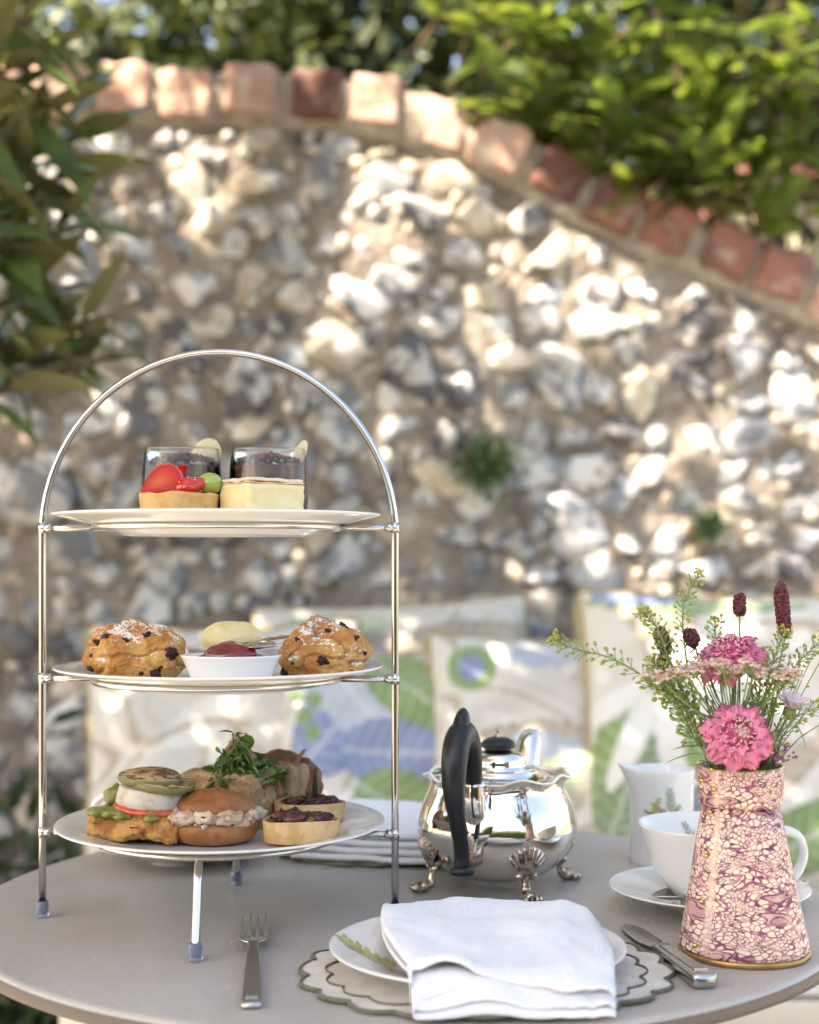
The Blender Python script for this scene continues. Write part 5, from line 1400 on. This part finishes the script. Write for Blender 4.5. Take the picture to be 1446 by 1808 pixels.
for k in range(12): m.tube([Vector((-.008, 0, -.010)), Vector((rr.gauss(0, .006), rr.gauss(0, .004), rr.gauss(0, .003)))], .0004, 4)
m.build('stalk', M['stem'], sv)
ya = thing('yellow_umbel', 'loose yellow brown seed umbel at the right of the bouquet', 'flower', W(1415, 1215, 1.02)); m = MB(); st = MB()
for k in range(60):
    p = Vector((rr.uniform(-.045, .02), rr.gauss(0, .008), rr.uniform(-.035, .03))); s = rr.uniform(.0007, .0015); m.ell(p, (s, s, s*.6), 1, s*.5, 900, k)
    if k % 3 == 0: st.tube([Vector((-.03+rr.gauss(0, .006), 0, -.055)), p*.6+Vector((-.01, 0, -.02)), p], .0004, 4)
stuff(m.build('seed_head', M['podtip'], ya)); st.build('stalk', M['stem'], ya)
gr = thing('filler_greenery', 'thin green stalks and leaves packed in the mouth of the vase', 'foliage', RIM); m = MB()
for k in range(26):
    a = rr.uniform(0, 6.28); e = Vector((.030*math.cos(a)-.004, .018*math.sin(a), rr.uniform(.025, .055)))
    m.tube(cr([(-e.x*.3, -e.y*.3, -.06), (e.x*.42, e.y*.5, .0), (e.x*.75, e.y*.8, e.z*.55), e], 4), .0008, 5)
m.build('stalk', M['stem'], gr); m = MB()
for k in range(34):
    a = rr.uniform(0, 6.28); q = Matrix.Translation((.017*math.cos(a), .013*math.sin(a), rr.uniform(-.004, .02))) @ RZ(a+rr.uniform(-.6, .6)) @ RY(rr.uniform(-1.3, -.5)) @ Matrix.Scale(rr.uniform(.014, .026), 4)
    sl_ = small_leaf(1, .16, .2, .3, 4); m.add([q @ Vector(v) for v in sl_.v], sl_.f)
stuff(m.build('leaf', M['micro'], gr))

# ------------------------------------------------------------------ cups, saucers, milk jug
M['pr_green'] = mat('printed_green_glaze', (.22, .27, .12), .25); M['pr_sage'] = mat('printed_sage_glaze', (.36, .42, .30), .25)
M['pr_brown'] = mat('printed_brown_glaze', (.36, .20, .13), .25); M['pr_yel'] = mat('printed_yellow_green_glaze', (.46, .43, .14), .25)
def sprig(mp, x0, y0, L_, ang, m, parent, seed, pairs=6, wd=.5, name='printed_sprig'):
    rr = random.Random(seed); mb = MB()
    def leaf(x, y, l, w, a):
        pts = [(0, 0), (.3, .5), (.65, .42), (1, 0), (.65, -.42), (.3, -.5)]
        c, s = math.cos(a), math.sin(a)
        mb.add([mp(x+l*px*c-w*py*s, y+l*px*s+w*py*c) for px, py in pts]+[mp(x+l*.5*c, y+l*.5*s)], [(6, i, (i+1) % 6) for i in range(6)])
    for k in range(pairs):
        t = (k+.4)/pairs; a = ang+.5*math.sin(2*t)*.5; x = x0+L_*t*math.cos(a); y = y0+L_*t*math.sin(a); l = L_*wd*(1-.55*t)*rr.uniform(.8, 1.1)
        leaf(x, y, l, l*.27, a+.5+rr.uniform(-.1, .1)); leaf(x, y, l*.9, l*.27, a-.5+rr.uniform(-.1, .1))
    n = 8
    for k in range(n):
        t0, t1 = k/n, (k+1)/n; a0 = ang+.5*math.sin(2*t0)*.5; a1 = ang+.5*math.sin(2*t1)*.5; w = L_*.012
        p0 = (x0+L_*t0*math.cos(a0), y0+L_*t0*math.sin(a0)); p1 = (x0+L_*t1*math.cos(a1), y0+L_*t1*math.sin(a1))
        nx, ny = -math.sin(ang)*w, math.cos(ang)*w
        mb.add([mp(p0[0]+nx, p0[1]+ny), mp(p0[0]-nx, p0[1]-ny), mp(p1[0]-nx, p1[1]-ny), mp(p1[0]+nx, p1[1]+ny)], [(0, 1, 2, 3)])
    return mb.build(name, m, parent)
def saucer_prof(R=.0775):
    k = R/.0775
    return [(0, .0025), (.021*k, .0025), (.0235*k, 0), (.0255*k, 0), (.028*k, .003), (.045*k, .0075), (.062*k, .0125), (.0765*k, .0182), (.0776*k, .0192), (.0770*k, .0198), (.0745*k, .0188), (.060*k, .0142), (.042*k, .0094), (.030*k, .0066), (.0265*k, .0052), (.024*k, .0046), (0, .0044)]
sau = MB().lathe(smooth_prof(saucer_prof(), 2), 112).mesh('saucer'); sau.materials.append(M['china'])
CUPP = smooth_prof([(.0001, .0012), (.0185, .0012), (.0195, .0), (.0210, .0), (.0222, .0030), (.0300, .0110), (.0405, .0255), (.0480, .0415), (.0525, .0560), (.0540, .0630)], 4)
CUPI = [(.0537, .0636), (.0530, .0634)]+smooth_prof([(.0512, .0550), (.0465, .0410), (.0385, .0250), (.0280, .0130), (.0150, .0075), (.0001, .0070)], 4)
def cup(label, loc, rz):
    t = thing('teacup', label, 'teacup', loc, rz, 'white teacups')
    MB().lathe(CUPP+CUPI, 112).build('bowl', M['china'], t)
    hpts = cr([(.0455, 0, .0500), (.0600, 0, .0560), (.0740, 0, .0510), (.0785, 0, .0360), (.0700, 0, .0190), (.0520, 0, .0140), (.0330, 0, .0155)], 8)
    MB().tube(hpts, [.0040+.0006*math.cos(i*.15) for i in range(len(hpts))], 14, flat=1.25, up=(0, 1, 0)).build('handle', M['china'], t)
    return t
SA = Vector((.2345, 1.143, TZ))
o = link('saucer', sau, None, None, SA); tag(o, 'white saucer with a teaspoon on it, behind the lace vase', 'saucer', 'white saucers')
c1 = cup('white teacup on the saucer behind the lace vase, handle to the right', SA+Vector((-.001, 0, .0046)), math.radians(8))
def inner(ang0, z0):
    def f(x, y):
        z = z0+y; r = float(np.interp(z, [.0130, .0250, .0410, .0550, .0634], [.0280, .0385, .0465, .0512, .0530]))-.0004; a = ang0-x/.05
        return (r*math.cos(a), r*math.sin(a), z)
    return f
sprig(inner(math.radians(82), .034), 0, 0, .022, 1.75, M['pr_sage'], c1, 1)
spoon('teaspoon resting on the saucer behind the vase, bowl left of the cup', SA+Vector((.083, .022, .0165)), math.radians(196), .135, rot=(0, .045, math.radians(196)))
SB = Vector((-.209, 1.330, TZ))
o = link('saucer', sau, None, None, SB); tag(o, 'white saucer on the far left of the table, behind the cake stand', 'saucer', 'white saucers')
cup('white teacup almost hidden behind the lowest tier of the cake stand, handle to the left', SB+Vector((0, 0, .0046)), math.radians(183))
spoon('teaspoon on the far saucer with its handle sticking out to the left', SB+Vector((-.105, -.012, .024)), .06, .135, rot=(0, .05, .06))
spoon('teaspoon lying on the table behind the cake stand, bowl towards the viewer', TP(486, 1480, .001), 0, .13, rot=(0, 0, math.radians(-104)))

jt = thing('milk_jug', 'small white china milk jug with spout and fern print, behind the teacup', 'jug', (.2295, 1.330, TZ), math.radians(180))
def jq(r, z, a):
    sp = math.exp(-(((a+math.pi) % (2*math.pi)-math.pi)/.42)**2)*max(0, (z-.055)/.030)**2
    return (r*math.cos(a)*(1+.36*sp), r*math.sin(a), z+.0045*sp-(.003*math.cos(a)*0))
MB().lathe(smooth_prof([(.0001, .0015), (.0265, .0015), (.0272, 0), (.0286, .0), (.0292, .003), (.0290, .02), (.0286, .04), (.0287, .06), (.0301, .0835)], 4)+[(.0296, .0848), (.0288, .0838)]+smooth_prof([(.0282, .06), (.0274, .03), (.026, .006), (.0001, .005)], 3), 112, jq).build('body', M['china'], jt)
MB().tube(cr([(-.028, 0, .070), (-.043, 0, .072), (-.050, 0, .055), (-.044, 0, .034), (-.028, 0, .024)], 7), .0034, 12).build('handle', M['china'], jt)
def jmap(x, y):
    a = math.pi/2+x/.029; r = .0293+max(0, (y-.06))*.06
    return (r*math.cos(a), r*math.sin(a), y)
for args in ((.004, .046, .024, 1.4, M['pr_sage'], 2), (.002, .044, .014, .5, M['pr_brown'], 3), (-.001, .046, .016, 2.2, M['pr_brown'], 4), (-.014, .045, .018, .9, M['pr_yel'], 5), (-.010, .044, .012, 2.4, M['pr_green'], 6), (.016, .020, .012, 1.7, M['pr_green'], 7), (.017, .017, .011, -.9, M['pr_yel'], 8), (.013, .022, .009, .4, M['pr_green'], 9)):
    sprig(jmap, *args[:4], args[4], jt, args[5], 5)

# ------------------------------------------------------------------ place settings
def placemat(label, loc, rx, ry, rz, seed, n=20):
    t = thing('placemat', label, 'placemat', loc, rz, 'scalloped linen placemats')
    rr = random.Random(seed); ph = [rr.uniform(.93, 1.07) for _ in range(n)]
    def rad(a, k=1.0):
        u = (a/(2*math.pi)*n) % n; i = int(u); f = u-i
        sc = 1+.075*math.sin(math.pi*f)**.7*ph[i]-.03
        sc += .018*math.exp(-((f-.0)/.10)**2)+.018*math.exp(-((f-1.0)/.10)**2)*0
        return sc*k
    def pt(a, k=1.0, z=.0): s = rad(a, k); return Vector((rx*s*math.cos(a), ry*s*math.sin(a), z+.0014*max(0, math.sin(a*7+seed))*(s > .97)+.0010*math.sin(a*3)*k*k+.001))
    NA = 360; m = MB(); vs = []; fs = []
    ks = [0, .3, .6, .8, .9, .97, 1.0]
    for i in range(NA):
        for k in ks: vs.append(pt(2*math.pi*i/NA, k, .0016))
    for i in range(NA):
        for k in range(len(ks)-1): fs.append((i*7+k, ((i+1) % NA)*7+k, ((i+1) % NA)*7+k+1, i*7+k+1))
    m.add(vs, fs); m.build('linen', M['mat_linen'], t, solid=.0012)
    MB().tube([pt(2*math.pi*i/NA, 1.0, .0014) for i in range(NA)], .0017, 8, closed=True, flat=.6).build('trim', M['trim'], t)
    MB().tube([pt(2*math.pi*i/NA, .86, .0020) for i in range(NA)], .0012, 6, closed=True, flat=.4).build('inner_trim', M['trim'], t)
    return t
placemat('scalloped linen placemat with olive trim under the front plate', (.051, .966, TZ), .119, .102, .12, 1)
placemat('scalloped linen placemat with olive trim under the far napkin', (-.012, 1.405, TZ), .118, .102, .4, 2)
PC = Vector((.0452, .972, TZ))
dp = thing('side_plate', 'white plate with a green sprig print under the front napkin', 'plate', PC+Vector((0, 0, .0026)), 0)
link('dish', plate_mesh(.098, 'dish'), M['china'], dp)
def pmap(x, y):
    r = math.hypot(x, y)*.1245/.098
    z = float(np.interp(r, [0, .070, .078, .095, .116, .1235], [.0042, .0044, .0055, .0102, .0152, .0166]))+.0003
    return (x, y, z)
sprig(pmap, -.056, -.024, .056, 2.0, M['pr_yel'], dp, 3, 7, .46)
sprig(pmap, -.060, -.012, .030, 2.35, M['pr_green'], dp, 4, 4, .5)
sprig(pmap, -.052, -.030, .018, 3.1, M['pr_sage'], dp, 6, 4, .5)

def drape(x, y):
    r = math.hypot(x-PC.x, y-PC.y)
    t = min(1, max(0, (r-.092)/.026)); t = t*t*(3-2*t)
    return .0195*(1-t)+.0072*t
def nap_front():
    t = tag(None or bpy.data.objects.new('napkin', None), 'white linen napkin folded on the front plate, lower edge turned up', 'napkin', 'white linen napkins')
    COL.objects.link(t); t.location = (0, 0, TZ); t.empty_display_size = .02
    TL = Vector((-.0132, 1.083)); TRr = Vector((.1265, 1.106)); BR = Vector((.1235, .862)); BL = Vector((.0035, .857))
    def plan(u, v):     # u across, v from far to near
        l = TL.lerp(BL, v)+Vector((-.010*math.sin(math.pi*min(1, v*1.25))*(v < .8), 0)); r = TRr.lerp(BR, v)+Vector((.006*math.sin(math.pi*v)*(1)-.006*max(0, v-.7), 0))
        return l.lerp(r, u)
    def wr(u, v, s): return .0013*math.sin(9*u+3*v+s)*math.sin(5*v+s)+.0022*nz((u*3, v*3, s), 1.3, 3, s)+.0006*math.sin(60*u+9*math.sin(3*v))*max(0, (u-.75)/.25)
    LAY = [(.0, 1.0), (.0032, .985), (.0064, .955), (.0100, .0)]
    # cross-section running: bottom layer right->left, fold, upper layer left->right (twice)
    def sheet(z0, z1, vnear0, vnear1, lift, seed, sl=0):
        n1 = 26; nf = 8
        def f(a, v):
            s = a*(2*n1+nf)
            if s <= n1: u = 1-s/n1; z = z0; vn = vnear0; k = 0
            elif s >= n1+nf: u = (s-n1-nf)/n1; z = z1; vn = vnear1; k = 1
            else:
                th = (s-n1)/nf*math.pi; u = -.018*math.sin(th)*min(1, (z1-z0)/.005); z = (z0+z1)/2-(z1-z0)/2*math.cos(th); k = (s-n1)/nf; vn = vnear0+(vnear1-vnear0)*k
            vv = v*(vn-sl*k*(1-max(0, u)**.6))
            p = plan(u, vv)
            zz = drape(p.x, p.y)+z+wr(u, vv, seed)*(1+k)
            edge = max(0, (v-.80)/.20)
            if k > .5: zz += lift(u)*edge**1.6
            zz -= .0035*max(0, (.06-v)/.06)**2*(1-.3*k)
            zz += .0007*k*((v > .915 and v < .985)+0.0)+.0005*k*(u > .945)
            zz -= .0028*max(0, (v-.975)/.025)**2*(1 if k < .5 else .4)
            if u > .97: zz -= .0015*(u-.97)/.03*k
            return (p.x, p.y, zz)
        return MB().grid(2*n1+nf+1, 80, f)
    sheet(.0000, .0026, 1.0, .988, lambda u: .001, 1).build('lower_fold', M['napkin'], t, solid=.0011, off=0)
    up = lambda u: .0045*max(0, 1-abs(u-.12)/.22)+.0005
    def top(u): return .90+.0*u
    o = sheet(.0056, .0094, .97, 1.0, lambda u: 0, 2)
    sheet(.0042, .0074, .955, .975, up, 3, .085).build('upper_fold', M['napkin'], t, solid=.0011, off=0)
    return t
nap_front()
nf = thing('napkin', 'white linen napkin folded in a thick stack on the far placemat', 'napkin', (-.003, 1.400, TZ+.004), math.radians(-14), 'white linen napkins')
for k in range(4):
    z0 = .0005+k*.0062; e = k*.004
    def f(a, v, k=k, z0=z0, e=e):
        s = a*58
        hx, hy = .082-e*.6, .100-e
        if s <= 25: y = hy-(s/25)*2*hy; z = z0
        elif s >= 33: y = -hy+(s-33)/25*2*hy; z = z0+.0044
        else:
            th = (s-25)/8*math.pi; y = -hy-.0030*math.sin(th); z = z0+.0022-.0022*math.cos(th)
        x = (2*v-1)*hx
        return (x, y, z+.0009*nz((x*30, y*20, k), 1.0, 3, k)+.0016*(x/hx)**2*(k > 1))
    MB().grid(59, 24, f).build('fold', M['napkin'], nf, solid=.001, off=0)

fk = thing('fork', 'steel table fork with square ribbed handle, left of the front placemat', 'fork', TP(445, 1783, 0), 0, rot=(0, 0, 0))
a0 = TP(445, 1783, 0); a1 = TP(450, 1620, .004); fk.rotation_euler = (0, 0, math.atan2(a1.y-a0.y, a1.x-a0.x)); Lf = (a1-a0).length
strip(MB(), [(x*Lf, 0, z, w, t_) for x, z, w, t_ in interp([(0, .0020, .0058, .0016), (.01, .0022, .0066, .0020), (.30, .0038, .0056, .0020), (.44, .0062, .0044, .0020), (.52, .0082, .0034, .0018), (.58, .0090, .0040, .0016)], 40)], 16, .45).build('handle', M['cutlery'], fk)
for y in (-.0030, -.0010, .0010, .0030):
    MB().tube([(x*Lf, y*(1-.5*x), .0042+.0052*x) for x in np.linspace(.04, .44, 14)], .0006, 6).build('rib', M['cutlery'], fk)
strip(MB(), [(x*Lf, 0, z, w, t_) for x, z, w, t_ in interp([(.575, .0090, .0042, .0015), (.605, .0086, .0085, .0013), (.63, .0078, .0102, .0012), (.69, .0056, .0102, .0011), (.705, .0052, .0100, .0009)], 24)], 16, .6).build('neck', M['cutlery'], fk)
for k in range(4):
    y = (k-1.5)*.0056
    strip(MB(), [(x*Lf, y*(1-.0*x), z, w, t_) for x, z, w, t_ in interp([(.695, .0054, .0018, .0010), (.78, .0040, .0016, .0010), (.90, .0044, .0013, .0009), (.985, .0066, .0009, .0007), (1.0, .0072, .0003, .0003)], 18)], 10, .6).build('tine', M['cutlery'], fk)

k0 = TP(1246, 1748, 0); k1 = TP(1100, 1630, .003); Lk = (k1-k0).length
kn = thing('butter_knife', 'steel butter knife with ribbed silver handle between the placemat and the vase', 'knife', k0, math.atan2(k1.y-k0.y, k1.x-k0.x))
kh = strip(MB(), [(x*Lk, 0, z, w, t_) for x, z, w, t_ in interp([(0, .0052, .0060, .0036), (.012, .0054, .0084, .0050), (.04, .0054, .0086, .0050), (.30, .0052, .0070, .0042), (.46, .0050, .0056, .0036), (.50, .0048, .0056, .0036), (.512, .0048, .0066, .0042), (.525, .0046, .0050, .0030)], 50)], 20, .5).build('handle', M['cutlery'], kn)
for y in (-.0036, -.0018, 0, .0018, .0036):
    MB().tube([(x*Lk, y*(1-.45*x), .0108-.0034*x) for x in np.linspace(.05, .47, 16)], .0009, 8).build('rib', M['cutlery'], kh)
def blade(u, v):
    x = .52+.48*u; c = .0060*math.sin(min(1, u*3)*math.pi/2)+.0022
    top_ = c*(1 if u < .55 else max(.04, math.sqrt(max(0, 1-((u-.55)/.45)**2)))); bot = -c*1.05*(1 if u < .7 else max(.04, math.sqrt(max(0, 1-((u-.7)/.3)**2))))
    if u < .1: top_ *= .7; bot *= .7
    return (x*Lk, bot+(top_-bot)*v-.001*u, .0042-.0022*u+.0004*math.sin(math.pi*v))
MB().grid(40, 9, blade).build('blade', M['cutlery'], kn, solid=.0011, off=0)

cb = MB(); rr = random.Random(3)
for k in range(34):
    px, py = rr.choice([(rr.uniform(60, 520), rr.uniform(1600, 1770)), (rr.uniform(1050, 1180), rr.uniform(1560, 1640)), (rr.uniform(120, 330), rr.uniform(1640, 1780))])
    p = TP(px, py, .0004); s = rr.uniform(.0003, .0010); cb.ell(p, (s*1.3, s, s*.7), 1, s*.5, 900, k)
tag(cb.build('crumbs', M['puff']), 'scattering of tiny pastry crumbs on the table below the cake stand', 'crumbs', kind='stuff')
